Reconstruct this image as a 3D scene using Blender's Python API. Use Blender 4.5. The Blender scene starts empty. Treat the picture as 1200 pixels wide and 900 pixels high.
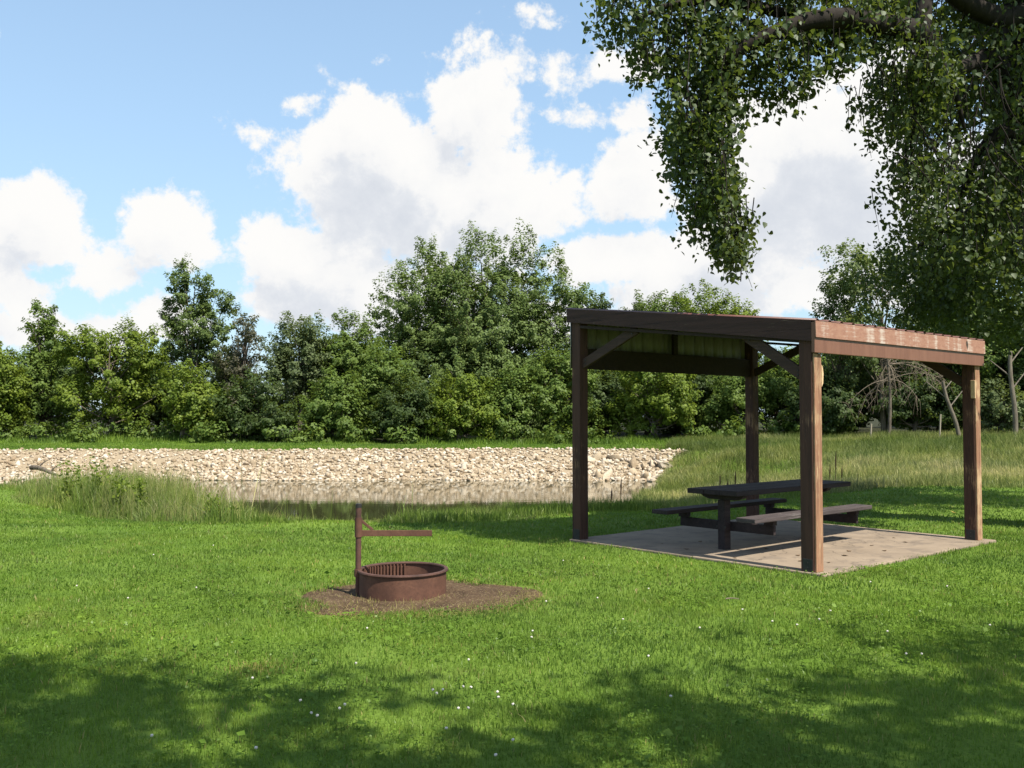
import bpy, bmesh, math, random
import numpy as np
from mathutils import Vector, Matrix

sc = bpy.context.scene
COL = sc.collection
R = math.radians
# ------------------------------------------------------------------ camera
EYE = 1.6
FPX = 1100.0
PITCH = math.atan(38 / FPX)
cam_d = bpy.data.cameras.new("camera"); cam = bpy.data.objects.new("camera", cam_d); COL.objects.link(cam)
cam.location = (0, 0, EYE); cam.rotation_euler = (math.pi / 2 + PITCH, 0, 0)
cam_d.sensor_width = 36; cam_d.lens = 36 * FPX / 1200; cam_d.clip_end = 5000; cam_d.clip_start = 0.05
sc.camera = cam

# ------------------------------------------------------------------ sun direction
YAW = 0.711
SUN_EL = R(55)
_a = R(0.0)
su, sv = (math.cos(YAW), math.sin(YAW)), (-math.sin(YAW), math.cos(YAW))
sh = (-sv[0] * math.cos(_a) - su[0] * math.sin(_a), -sv[1] * math.cos(_a) - su[1] * math.sin(_a))
SUN_DIR = Vector((sh[0] * math.cos(SUN_EL), sh[1] * math.cos(SUN_EL), math.sin(SUN_EL)))
sun_d = bpy.data.lights.new("sun", 'SUN'); sun = bpy.data.objects.new("sun", sun_d); COL.objects.link(sun)
sun_d.energy = 4.7; sun_d.angle = R(0.5); sun_d.color = (1.0, 0.94, 0.82)
sun.rotation_euler = SUN_DIR.to_track_quat('Z', 'Y').to_euler(); sun.location = SUN_DIR * 60

sc.view_settings.view_transform = 'Standard'; sc.view_settings.look = 'None'
sc.view_settings.gamma = 1; sc.view_settings.use_curve_mapping = False
sc.view_settings.exposure = 0.98
sc.render.engine = 'CYCLES'
sc.cycles.max_bounces = 6; sc.cycles.diffuse_bounces = 3; sc.cycles.transmission_bounces = 3
sc.cycles.glossy_bounces = 3; sc.cycles.transparent_max_bounces = 4
sc.cycles.use_denoising = True
sc.cycles.sample_clamp_indirect = 6

# ------------------------------------------------------------------ node helpers
def nn(nt, t, loc=None, **kw):
    n = nt.nodes.new(t)
    for k, v in kw.items(): setattr(n, k, v)
    return n
def lk(nt, a, b): nt.links.new(a, b)
def setin(n, **kw):
    for k, v in kw.items():
        n.inputs[k.replace('_', ' ')].default_value = v
def math_n(nt, op, a=None, b=None, c=None, clamp=False):
    n = nn(nt, 'ShaderNodeMath', operation=op); n.use_clamp = clamp
    for i, v in enumerate((a, b, c)):
        if v is None: continue
        if isinstance(v, (int, float)): n.inputs[i].default_value = v
        else: lk(nt, v, n.inputs[i])
    return n.outputs[0]
def mixc(nt, fac, a, b, blend='MIX'):
    n = nn(nt, 'ShaderNodeMix', data_type='RGBA', blend_type=blend)
    if isinstance(fac, (int, float)): n.inputs[0].default_value = fac
    else: lk(nt, fac, n.inputs[0])
    for i, v in ((6, a), (7, b)):
        if isinstance(v, (tuple, list)): n.inputs[i].default_value = (*v[:3], 1)
        else: lk(nt, v, n.inputs[i])
    return n.outputs[2]
def ramp(nt, fac, stops, interp='LINEAR'):
    n = nn(nt, 'ShaderNodeValToRGB'); n.color_ramp.interpolation = interp
    el = n.color_ramp.elements
    while len(el) < len(stops): el.new(0.5)
    for e, (p, c) in zip(el, stops):
        e.position = p; e.color = (*c, 1) if len(c) == 3 else c
    lk(nt, fac, n.inputs[0])
    return n.outputs[0]
def maprange(nt, v, a, b, c=0, d=1, smooth=True):
    n = nn(nt, 'ShaderNodeMapRange'); n.interpolation_type = 'SMOOTHSTEP' if smooth else 'LINEAR'; n.clamp = True
    lk(nt, v, n.inputs[0])
    for i, x in enumerate((a, b, c, d)): n.inputs[i + 1].default_value = x
    return n.outputs[0]
def noise(nt, vec, scale, detail=4, rough=0.55, dim='3D', dist=0):
    n = nn(nt, 'ShaderNodeTexNoise', noise_dimensions=dim)
    n.inputs['Scale'].default_value = scale; n.inputs['Detail'].default_value = detail
    n.inputs['Roughness'].default_value = rough; n.inputs['Distortion'].default_value = dist
    if vec is not None: lk(nt, vec, n.inputs['Vector'])
    return n.outputs['Fac']

# ------------------------------------------------------------------ world: sky with cumulus
def px_dir(px, py):
    a = (px - 600) / FPX; b = (450 - py) / FPX
    y = math.cos(PITCH) - b * math.sin(PITCH); z = math.sin(PITCH) + b * math.cos(PITCH)
    return a, y, z
W = bpy.data.worlds.new("World"); sc.world = W; W.use_nodes = True
wt = W.node_tree; wt.nodes.clear()
SKY_STRENGTH = 0.12
# cloud density group: azimuth, elevation -> density
cg = bpy.data.node_groups.new("cloud_density", 'ShaderNodeTree')
cg.interface.new_socket("Vector", in_out='INPUT', socket_type='NodeSocketVector')
cg.interface.new_socket("Density", in_out='OUTPUT', socket_type='NodeSocketFloat')
gi = nn(cg, 'NodeGroupInput'); go = nn(cg, 'NodeGroupOutput')
sx = nn(cg, 'ShaderNodeSeparateXYZ'); lk(cg, gi.outputs[0], sx.inputs[0])
AZ, EL = sx.outputs[0], sx.outputs[1]
# clouds of the sky as azimuth/elevation lobes: centre px, py, half widths, weight
BLOBS = [(35, 258, 76, 46, 1.05), (60, 290, 90, 38, .95), (185, 262, 58, 48, 1.0), (100, 325, 64, 34, .72), (20, 345, 60, 50, .68),
         (240, 300, 60, 40, .5),
         (420, 200, 95, 85, 1.25), (480, 240, 140, 95, 1.2), (555, 130, 60, 62, 1.1), (560, 240, 110, 85, 1.1), (360, 130, 42, 30, .75),
         (400, 320, 130, 60, 1.15), (330, 345, 90, 45, 1.0), (470, 340, 140, 60, 1.0), (200, 375, 70, 32, .9), (640, 235, 80, 60, .95),
         (680, 80, 100, 38, .72), (640, 20, 56, 24, .66), (288, 157, 60, 32, .6), (712, 135, 80, 32, .7), (565, 62, 90, 40, .64), (455, 72, 40, 14, .5), (735, 180, 70, 40, .7),
         (735, 225, 70, 65, .9), (730, 305, 100, 42, 1.2), (850, 300, 90, 50, 1.15), (800, 340, 140, 40, 1.1), (960, 210, 130, 110, 1.4), (920, 160, 120, 70, .9),
         (950, 340, 80, 40, 1.0), (1060, 260, 110, 120, 1.0), (1150, 180, 120, 110, .8), (600, 380, 200, 40, .9), (60, 385, 130, 30, .7),
         (1000, 110, 120, 60, .8), (1120, 90, 40, 30, .35), (-160, 250, 120, 70, 1.0), (-330, 300, 160, 80, 1.1), (1400, 260, 150, 90, 1.1), (1650, 200, 160, 100, 1.0)]
tot = None
for (bx, by, rx, ry, w) in BLOBS:
    a, y, z = px_dir(bx, by)
    az = math.atan2(a, y); el = math.atan2(z, math.hypot(a, y))
    k1 = 1.0 / (rx / FPX); k2 = 1.0 / (ry / FPX)
    da = math_n(cg, 'MULTIPLY', math_n(cg, 'SUBTRACT', AZ, az), k1)
    de = math_n(cg, 'MULTIPLY', math_n(cg, 'SUBTRACT', EL, el), k2)
    r2 = math_n(cg, 'MULTIPLY_ADD', da, da, math_n(cg, 'MULTIPLY', de, de))
    g = math_n(cg, 'MULTIPLY', math_n(cg, 'EXPONENT', math_n(cg, 'MULTIPLY', r2, -0.9)), w)
    tot = g if tot is None else math_n(cg, 'SMOOTH_MAX', tot, g, 0.12)
tot = math_n(cg, 'MINIMUM', tot, 1.2)
n1 = noise(cg, gi.outputs[0], 9.0, 9, 0.56, dist=0.25)
n2 = noise(cg, gi.outputs[0], 26.0, 9, 0.68)
nsum = math_n(cg, 'ADD', math_n(cg, 'MULTIPLY', math_n(cg, 'SUBTRACT', n1, 0.5), 1.75), math_n(cg, 'MULTIPLY', math_n(cg, 'SUBTRACT', n2, 0.5), 0.95))
# outside the photographed part of the sky: scattered clouds from noise alone
n3 = noise(cg, gi.outputs[0], 3.1, 5, 0.5)
ab = math_n(cg, 'ABSOLUTE', AZ)
far = maprange(cg, ab, 0.9, 1.3)
scat = math_n(cg, 'MULTIPLY', math_n(cg, 'MULTIPLY', maprange(cg, n3, 0.5, 0.68), far), 1.0)
den = math_n(cg, 'ADD', math_n(cg, 'ADD', tot, scat), nsum)
lk(cg, den, go.inputs[0])

tc = nn(wt, 'ShaderNodeTexCoord')
s3 = nn(wt, 'ShaderNodeSeparateXYZ'); lk(wt, tc.outputs['Generated'], s3.inputs[0])
az = math_n(wt, 'ARCTAN2', s3.outputs[0], s3.outputs[1])
el = math_n(wt, 'ARCSINE', s3.outputs[2])
cb = nn(wt, 'ShaderNodeCombineXYZ'); lk(wt, az, cb.inputs[0]); lk(wt, el, cb.inputs[1])
gA = nn(wt, 'ShaderNodeGroup', node_tree=cg); lk(wt, cb.outputs[0], gA.inputs[0])
off = nn(wt, 'ShaderNodeVectorMath', operation='ADD'); lk(wt, cb.outputs[0], off.inputs[0]); off.inputs[1].default_value = (0.012, 0.04, 0)
gB = nn(wt, 'ShaderNodeGroup', node_tree=cg); lk(wt, off.outputs[0], gB.inputs[0])
dA, dB = gA.outputs[0], gB.outputs[0]
alpha = maprange(wt, dA, 0.44, 0.66)
hz = maprange(wt, el, -0.02, 0.06)
veil = math_n(wt, 'ADD', 0.36, maprange(wt, el, 0.6, 0.0, 0.0, 0.34))
alpha = math_n(wt, 'MULTIPLY', alpha, hz)
lit = maprange(wt, dB, 0.40, 1.5, 1.0, 0.0)
ccol = ramp(wt, lit, [(0.0, (0.74, 0.78, 0.85)), (0.30, (0.84, 0.87, 0.92)), (0.58, (1.0, 1.0, 1.0)), (1.0, (1.06, 1.05, 1.03))])
sky = nn(wt, 'ShaderNodeTexSky', sky_type='NISHITA'); sky.sun_disc = False
sky.sun_elevation = SUN_EL; sky.sun_rotation = math.atan2(SUN_DIR.x, SUN_DIR.y); sky.air_density = 1.0; sky.dust_density = 0.7; sky.ozone_density = 1.0
bg1 = nn(wt, 'ShaderNodeBackground'); lk(wt, sky.outputs[0], bg1.inputs[0]); bg1.inputs[1].default_value = SKY_STRENGTH
bg2 = nn(wt, 'ShaderNodeBackground'); lk(wt, ccol, bg2.inputs[0]); bg2.inputs[1].default_value = 0.475
bg3 = nn(wt, 'ShaderNodeBackground'); bg3.inputs[0].default_value = (0.52, 0.775, 1.0, 1); bg3.inputs[1].default_value = 0.45
mv = nn(wt, 'ShaderNodeMixShader'); lk(wt, veil, mv.inputs[0]); lk(wt, bg1.outputs[0], mv.inputs[1]); lk(wt, bg3.outputs[0], mv.inputs[2])
ms = nn(wt, 'ShaderNodeMixShader'); lk(wt, alpha, ms.inputs[0]); lk(wt, mv.outputs[0], ms.inputs[1]); lk(wt, bg2.outputs[0], ms.inputs[2])
wo = nn(wt, 'ShaderNodeOutputWorld'); lk(wt, ms.outputs[0], wo.inputs[0])
W.cycles.sampling_method = 'MANUAL'; W.cycles.sample_map_resolution = 512

# ------------------------------------------------------------------ geometry helpers
def at(px, py, Y):
    a, y, z = px_dir(px, py)
    t = Y / y
    return np.array([a * t, Y, EYE + z * t])
def prop(o, label=None, cat=None, group=None, kind=None):
    if label: o['label'] = label
    if cat: o['category'] = cat
    if group: o['group'] = group
    if kind: o['kind'] = kind
    return o
def link(name, me, mat=None, parent=None, loc=None):
    o = bpy.data.objects.new(name, me); COL.objects.link(o)
    if mat is not None and me is not None: me.materials.append(mat)
    if parent: o.parent = parent
    if loc is not None: o.location = loc
    return o
def empty(name, loc, rz=0, label=None, cat=None, group=None):
    o = bpy.data.objects.new(name, None); COL.objects.link(o)
    o.empty_display_size = 0.2
    o.location = loc; o.rotation_euler = (0, 0, rz)
    return prop(o, label, cat, group)
def np_mesh(name, verts, faces, attrs=None, smooth=False):
    """faces: list of int arrays (n,k)"""
    me = bpy.data.meshes.new(name)
    verts = np.ascontiguousarray(verts, dtype=np.float32)
    me.vertices.add(len(verts)); me.vertices.foreach_set('co', verts.ravel())
    faces = [f for f in faces if len(f)]
    loops = np.concatenate([f.ravel() for f in faces]).astype(np.int32)
    tots = np.concatenate([np.full(len(f), f.shape[1]) for f in faces])
    starts = np.concatenate([[0], np.cumsum(tots)[:-1]]).astype(np.int32)
    me.loops.add(len(loops)); me.loops.foreach_set('vertex_index', loops)
    me.polygons.add(len(tots)); me.polygons.foreach_set('loop_start', starts)
    if smooth: me.polygons.foreach_set('use_smooth', np.ones(len(tots), dtype=bool))
    for nme, (dom, arr) in (attrs or {}).items():
        a = me.attributes.new(nme, 'FLOAT', dom); a.data.foreach_set('value', np.ascontiguousarray(arr, dtype=np.float32))
    me.update(calc_edges=True)
    return me
def norm(v): return v / np.maximum(np.linalg.norm(v, axis=-1, keepdims=True), 1e-9)
def vnoise(x, y, scale, seed=0):
    x = np.asarray(x, float) / scale + seed * 17.3; y = np.asarray(y, float) / scale + seed * 9.7
    xi = np.floor(x).astype(np.int64); yi = np.floor(y).astype(np.int64); fx = x - xi; fy = y - yi
    fx = fx * fx * (3 - 2 * fx); fy = fy * fy * (3 - 2 * fy)
    def h(a, b):
        n = (a * 374761393 + b * 668265263 + seed * 1442695) & 0xffffffff
        n = ((n ^ (n >> 13)) * 1274126177) & 0xffffffff
        return ((n ^ (n >> 16)) & 0xffff) / 65535.0
    return (h(xi, yi) * (1 - fx) + h(xi + 1, yi) * fx) * (1 - fy) + (h(xi, yi + 1) * (1 - fx) + h(xi + 1, yi + 1) * fx) * fy
def sstep(a, b, x):
    t = np.clip((np.asarray(x, float) - a) / (b - a), 0, 1); return t * t * (3 - 2 * t)
class MB:
    """collects bevelled boxes, beams and tubes into one mesh"""
    def __init__(s): s.bm = bmesh.new()
    def box(s, x0, x1, y0, y1, z0, z1, bev=0.006, M=None):
        b = bmesh.new(); bmesh.ops.create_cube(b, size=1)
        for v in b.verts: v.co = Vector(((x0 + x1) / 2 + v.co.x * (x1 - x0), (y0 + y1) / 2 + v.co.y * (y1 - y0), (z0 + z1) / 2 + v.co.z * (z1 - z0)))
        if bev: bmesh.ops.bevel(b, geom=b.edges[:], offset=bev, segments=2, affect='EDGES', profile=0.6)
        if M is not None: bmesh.ops.transform(b, matrix=M, verts=b.verts)
        s._add(b); return s
    def beam(s, p, q, w, h, up=(0, 0, 1), bev=0.005):
        p = Vector(p); q = Vector(q); d = q - p; L = d.length; d.normalize()
        side = d.cross(Vector(up)).normalized(); u = side.cross(d).normalized()
        M = Matrix((d, side, u)).transposed().to_4x4(); M.translation = (p + q) / 2
        return s.box(-L / 2, L / 2, -w / 2, w / 2, -h / 2, h / 2, bev, M)
    def prism(s, pts, d):
        """pts: closed outline of 3d points, extruded by vector d"""
        b = bmesh.new(); vs = [b.verts.new(p) for p in pts]; f = b.faces.new(vs)
        r = bmesh.ops.extrude_face_region(b, geom=[f])
        bmesh.ops.translate(b, vec=Vector(d), verts=[e for e in r['geom'] if isinstance(e, bmesh.types.BMVert)])
        bmesh.ops.recalc_face_normals(b, faces=b.faces[:]); s._add(b); return s
    def cyl(s, p, q, r0, r1=None, seg=20, bev=0.0):
        p = Vector(p); q = Vector(q); d = q - p
        b = bmesh.new(); bmesh.ops.create_cone(b, cap_ends=True, segments=seg, radius1=r0, radius2=r0 if r1 is None else r1, depth=d.length)
        M = d.to_track_quat('Z', 'Y').to_matrix().to_4x4(); M.translation = (p + q) / 2
        if bev: bmesh.ops.bevel(b, geom=[e for e in b.edges if len(e.link_faces) == 2 and abs(e.calc_face_angle(0)) > 1], offset=bev, segments=2, affect='EDGES')
        bmesh.ops.transform(b, matrix=M, verts=b.verts); s._add(b); return s
    def _add(s, b):
        t = bpy.data.meshes.new('t'); b.to_mesh(t); b.free(); s.bm.from_mesh(t); bpy.data.meshes.remove(t)
    def build(s, name, mat, parent=None, smooth=False):
        me = bpy.data.meshes.new(name); s.bm.to_mesh(me); s.bm.free()
        if smooth:
            me.polygons.foreach_set('use_smooth', [True] * len(me.polygons))
            me.set_sharp_from_angle(angle=R(35))
        return link(name, me, mat, parent)

# ------------------------------------------------------------------ materials
def new_mat(name):
    m = bpy.data.materials.new(name); m.use_nodes = True; nt = m.node_tree; nt.nodes.clear()
    out = nn(nt, 'ShaderNodeOutputMaterial'); return m, nt, out
def bump(nt, h, strength, dist=0.01):
    b = nn(nt, 'ShaderNodeBump'); b.inputs['Strength'].default_value = strength; b.inputs['Distance'].default_value = dist
    lk(nt, h, b.inputs['Height']); return b.outputs[0]
def pbsdf(nt, out, col, rough=0.7, nrm=None, spec=0.4, metal=0):
    p = nn(nt, 'ShaderNodeBsdfPrincipled')
    if isinstance(col, tuple): p.inputs['Base Color'].default_value = (*col, 1)
    else: lk(nt, col, p.inputs['Base Color'])
    if isinstance(rough, (int, float)): p.inputs['Roughness'].default_value = rough
    else: lk(nt, rough, p.inputs['Roughness'])
    p.inputs['Specular IOR Level'].default_value = spec; p.inputs['Metallic'].default_value = metal
    if nrm is not None: lk(nt, nrm, p.inputs['Normal'])
    lk(nt, p.outputs[0], out.inputs[0]); return p
def leaf_mat(name, dark, light, trans=0.48, rough=0.55, gloss=0.012, warm=None):
    m, nt, out = new_mat(name)
    at_ = nn(nt, 'ShaderNodeAttribute', attribute_name='rnd')
    oi = nn(nt, 'ShaderNodeObjectInfo')
    stops = [(0.0, dark), (0.75, light)]
    if warm: stops.append((1.0, warm))
    c = ramp(nt, at_.outputs['Fac'], stops)
    d = nn(nt, 'ShaderNodeBsdfDiffuse'); lk(nt, c, d.inputs[0])
    t = nn(nt, 'ShaderNodeBsdfTranslucent'); lk(nt, mixc(nt, 0.5, c, (0.16, 0.2, 0.02)), t.inputs[0])
    mx = nn(nt, 'ShaderNodeMixShader'); mx.inputs[0].default_value = trans; lk(nt, d.outputs[0], mx.inputs[1]); lk(nt, t.outputs[0], mx.inputs[2])
    g = nn(nt, 'ShaderNodeBsdfGlossy'); g.inputs['Roughness'].default_value = rough; g.inputs[0].default_value = (0.9, 0.95, 0.9, 1)
    m2 = nn(nt, 'ShaderNodeMixShader'); m2.inputs[0].default_value = gloss; lk(nt, mx.outputs[0], m2.inputs[1]); lk(nt, g.outputs[0], m2.inputs[2])
    lk(nt, m2.outputs[0], out.inputs[0]); return m
M_LEAF = {
    'yellow': leaf_mat('leaf_bright_green', (0.075, 0.125, 0.016), (0.19, 0.25, 0.032), warm=(0.18, 0.21, 0.035)),
    'mid': leaf_mat('leaf_mid_green', (0.066, 0.118, 0.024), (0.15, 0.215, 0.042)),
    'dark': leaf_mat('leaf_dark_shaded_green', (0.032, 0.058, 0.018), (0.078, 0.115, 0.032)),  # dark-leaved trees, and the shade of the wood put into the leaf colour
    'grey': leaf_mat('leaf_grey_green', (0.07, 0.10, 0.04), (0.15, 0.19, 0.078)),
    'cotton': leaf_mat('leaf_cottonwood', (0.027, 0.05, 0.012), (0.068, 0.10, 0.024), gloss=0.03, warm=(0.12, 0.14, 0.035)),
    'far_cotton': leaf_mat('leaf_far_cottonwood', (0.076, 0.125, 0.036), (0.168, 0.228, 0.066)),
    'pale': leaf_mat('leaf_pale_green', (0.085, 0.125, 0.045), (0.19, 0.235, 0.09)),
    'brown': leaf_mat('leaf_dry_grey', (0.07, 0.075, 0.045), (0.13, 0.12, 0.08)),
}
def grass_mat(name, stops, trans=0.40, big=0.30):
    m, nt, out = new_mat(name)
    at_ = nn(nt, 'ShaderNodeAttribute', attribute_name='rnd')
    geo = nn(nt, 'ShaderNodeNewGeometry')
    c = ramp(nt, at_.outputs['Fac'], stops)
    n = noise(nt, geo.outputs['Position'], 0.55, 4, 0.6)
    n_b = noise(nt, geo.outputs['Position'], 2.6, 3, 0.6)
    f = math_n(nt, 'ADD', math_n(nt, 'MULTIPLY', maprange(nt, n, 0.35, 0.65), 0.6), math_n(nt, 'MULTIPLY', maprange(nt, n_b, 0.35, 0.65), 0.4))
    c = mixc(nt, 1.0, c, ramp(nt, f, [(0, (1 - big * 1.2, 1 - big, 1 - big)), (1, (1 + big * 1.1, 1 + big, 1.0))]), 'MULTIPLY')
    n_d = noise(nt, geo.outputs['Position'], 1.15, 5, 0.65)
    c = mixc(nt, maprange(nt, n_d, 0.60, 0.72, 0, 0.42), c, (0.24, 0.22, 0.075))
    n_e = noise(nt, geo.outputs['Position'], 0.23, 3, 0.5)
    c = mixc(nt, maprange(nt, n_e, 0.42, 0.62, 0.0, 0.28), c, (0.075, 0.145, 0.03))
    d = nn(nt, 'ShaderNodeBsdfDiffuse'); lk(nt, c, d.inputs[0])
    t = nn(nt, 'ShaderNodeBsdfTranslucent'); lk(nt, c, t.inputs[0])
    mx = nn(nt, 'ShaderNodeMixShader'); mx.inputs[0].default_value = trans; lk(nt, d.outputs[0], mx.inputs[1]); lk(nt, t.outputs[0], mx.inputs[2])
    g = nn(nt, 'ShaderNodeBsdfGlossy'); g.inputs['Roughness'].default_value = 0.45
    m2 = nn(nt, 'ShaderNodeMixShader'); m2.inputs[0].default_value = 0.015; lk(nt, mx.outputs[0], m2.inputs[1]); lk(nt, g.outputs[0], m2.inputs[2])
    lk(nt, m2.outputs[0], out.inputs[0]); return m
M_LAWN = grass_mat('lawn_blades', [(0, (0.062, 0.118, 0.018)), (0.5, (0.13, 0.215, 0.032)), (0.85, (0.20, 0.265, 0.055)), (0.97, (0.24, 0.26, 0.07)), (1.0, (0.34, 0.28, 0.13))])
M_LONG = grass_mat('long_grass_blades', [(0, (0.06, 0.11, 0.015)), (0.45, (0.12, 0.18, 0.03)), (0.75, (0.2, 0.24, 0.07)), (1.0, (0.36, 0.31, 0.16))])
M_MEADOW = grass_mat('meadow_blades', [(0, (0.07, 0.105, 0.022)), (0.4, (0.15, 0.18, 0.05)), (0.75, (0.31, 0.30, 0.13)), (1.0, (0.48, 0.41, 0.24))])
M_DRY = grass_mat('dry_grass_blades', [(0, (0.22, 0.165, 0.07)), (0.5, (0.42, 0.33, 0.15)), (1.0, (0.24, 0.24, 0.06))], big=0.1)

def bark_mat(name, dark, light, scale=9):
    m, nt, out = new_mat(name)
    tcn = nn(nt, 'ShaderNodeTexCoord'); mp = nn(nt, 'ShaderNodeMapping'); mp.inputs['Scale'].default_value = (1, 1, 0.22)
    lk(nt, tcn.outputs['Object'], mp.inputs[0])
    n = noise(nt, mp.outputs[0], scale, 6, 0.65)
    pbsdf(nt, out, ramp(nt, n, [(0.3, dark), (0.7, light)]), 0.9, bump(nt, n, 0.9, 0.03), 0.2); return m
M_BARK = bark_mat('bark_grey_brown', (0.05, 0.04, 0.03), (0.16, 0.135, 0.105))
M_BARKPALE = bark_mat('bark_pale', (0.07, 0.058, 0.045), (0.19, 0.165, 0.13))
M_BARKDARK = bark_mat('bark_dark', (0.009, 0.007, 0.006), (0.028, 0.022, 0.018), 7)

def wood_mat(name, base, dark, worn, worn_amt=0.5, axis=2, rough=0.75, scale=1.0):
    """stained timber: long streaks along the given local axis, chips where stain has worn off"""
    m, nt, out = new_mat(name)
    tcn = nn(nt, 'ShaderNodeTexCoord'); mp = nn(nt, 'ShaderNodeMapping')
    s = [14 * scale] * 3; s[axis] = 0.9 * scale; mp.inputs['Scale'].default_value = s
    lk(nt, tcn.outputs['Object'], mp.inputs[0])
    n = noise(nt, mp.outputs[0], 1.6, 7, 0.62, dist=0.4)
    nb = noise(nt, mp.outputs[0], 6.0, 5, 0.7)
    big_ = noise(nt, tcn.outputs['Object'], 2.2, 4, 0.6)
    c = ramp(nt, n, [(0.28, dark), (0.6, base)])
    w = math_n(nt, 'ADD', math_n(nt, 'MULTIPLY', nb, 0.6), math_n(nt, 'MULTIPLY', big_, 0.55))
    lo = 0.78 - 0.28 * worn_amt
    c = mixc(nt, maprange(nt, w, lo, lo + 0.1), c, worn)
    s2 = [26 * scale] * 3; s2[axis] = 0.5 * scale; mq = nn(nt, 'ShaderNodeMapping'); mq.inputs['Scale'].default_value = s2; mq.inputs['Location'].default_value = (3.1, 7.7, 1.3); lk(nt, tcn.outputs['Object'], mq.inputs[0])
    ck = noise(nt, mq.outputs[0], 1.0, 3, 0.5); crack = maprange(nt, math_n(nt, 'ABSOLUTE', math_n(nt, 'SUBTRACT', ck, 0.40)), 0.0, 0.012, 0.8, 0.0)
    c = mixc(nt, crack, c, tuple(x * 0.35 for x in dark))
    pbsdf(nt, out, c, rough, bump(nt, math_n(nt, 'SUBTRACT', math_n(nt, 'ADD', n, nb), crack), 0.5, 0.006), 0.25); return m
M_POST = wood_mat('stained_post_wood', (0.076, 0.036, 0.026), (0.042, 0.022, 0.017), (0.26, 0.15, 0.09), 0.5)
M_POSTWORNLIT = wood_mat('bare_worn_sunlit_wood', (0.30, 0.16, 0.095), (0.15, 0.07, 0.045), (0.42, 0.29, 0.17), 0.7)
M_RAKE = wood_mat('stained_rake_board', (0.06, 0.031, 0.027), (0.036, 0.02, 0.018), (0.14, 0.1, 0.075), 0.35, axis=1)
M_BEAM = wood_mat('stained_shaded_beam_wood', (0.035, 0.021, 0.017), (0.02, 0.013, 0.011), (0.12, 0.08, 0.06), 0.3, axis=1)  # stained timber, shade under the roof put into a near-black colour
M_BRACE = wood_mat('stained_brace_wood', (0.06, 0.035, 0.027), (0.033, 0.02, 0.016), (0.14, 0.09, 0.065), 0.4, axis=1)
M_TABLE = wood_mat('dark_table_wood', (0.035, 0.025, 0.026), (0.016, 0.012, 0.013), (0.085, 0.07, 0.068), 0.4, axis=0)
M_TABLEG = wood_mat('sunlit_bench_wood', (0.075, 0.06, 0.06), (0.035, 0.028, 0.028), (0.13, 0.115, 0.11), 0.5, axis=0)  # near bench: its sunlit look put into a lighter grey

def fascia_low():
    m, nt, out = new_mat('painted_fascia_metal')
    tcn = nn(nt, 'ShaderNodeTexCoord'); mp = nn(nt, 'ShaderNodeMapping'); mp.inputs['Scale'].default_value = (7, 7, 1.2)
    lk(nt, tcn.outputs['Object'], mp.inputs[0])
    n = noise(nt, mp.outputs[0], 2.0, 6, 0.6)
    pbsdf(nt, out, ramp(nt, n, [(0.3, (0.135, 0.058, 0.036)), (0.7, (0.18, 0.083, 0.053))]), 0.5, bump(nt, n, 0.15, 0.01), 0.4); return m
def fascia_up():
    m, nt, out = new_mat('peeling_fascia_paint')
    tcn = nn(nt, 'ShaderNodeTexCoord')
    def mpd(sx_, sz_):
        mp = nn(nt, 'ShaderNodeMapping'); mp.inputs['Scale'].default_value = (sx_, 1, sz_); lk(nt, tcn.outputs['Object'], mp.inputs[0]); return mp.outputs[0]
    n = noise(nt, mpd(9, 22), 1.2, 6, 0.7); st = noise(nt, mpd(3.2, 0.25), 2.0, 5, 0.6); hs = noise(nt, mpd(1.2, 55), 1.0, 3, 0.5)
    c = ramp(nt, n, [(0.3, (0.225, 0.108, 0.076)), (0.7, (0.31, 0.172, 0.122))])
    k = math_n(nt, 'ADD', math_n(nt, 'MULTIPLY', st, 0.7), math_n(nt, 'ADD', math_n(nt, 'MULTIPLY', n, 0.25), math_n(nt, 'MULTIPLY', hs, 0.28)))
    c = mixc(nt, maprange(nt, k, 0.60, 0.78, 0, 0.8), c, (0.47, 0.41, 0.36))
    pbsdf(nt, out, c, 0.7, bump(nt, n, 0.3, 0.006), 0.3); return m
M_FLOW, M_FUP = fascia_low(), fascia_up()
def simple_mat(name, c0, c1, scale, rough=0.6, metal=0, bmp=0.2, spec=0.4, detail=6):
    m, nt, out = new_mat(name)
    tcn = nn(nt, 'ShaderNodeTexCoord'); n = noise(nt, tcn.outputs['Object'], scale, detail, 0.65)
    pbsdf(nt, out, ramp(nt, n, [(0.3, c0), (0.7, c1)]), rough, bump(nt, n, bmp, 0.01), spec, metal); return m
M_SIDING = simple_mat('cream_siding', (0.19, 0.175, 0.15), (0.25, 0.23, 0.2), 3, 0.5)
M_ROOF = simple_mat('brown_roof_metal', (0.085, 0.035, 0.03), (0.13, 0.055, 0.045), 4, 0.5)
M_BLACK = simple_mat('black_steel', (0.012, 0.012, 0.013), (0.03, 0.028, 0.027), 20, 0.5)
M_SPLINT = simple_mat('splintered_bare_wood', (0.42, 0.27, 0.14), (0.6, 0.44, 0.27), 30, 0.8)
def rust_mat(name, a, b, c3, soot=False):
    m, nt, out = new_mat(name)
    tcn = nn(nt, 'ShaderNodeTexCoord')
    n = noise(nt, tcn.outputs['Object'], 6, 7, 0.65); n2_ = noise(nt, tcn.outputs['Object'], 45, 4, 0.7)
    c = ramp(nt, n, [(0.25, a), (0.55, b), (0.8, c3)])
    c = mixc(nt, math_n(nt, 'MULTIPLY', maprange(nt, n2_, 0.45, 0.7), 0.45), c, a)
    pbsdf(nt, out, c, 0.78, bump(nt, n2_, 0.35, 0.004), 0.3); return m
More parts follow.
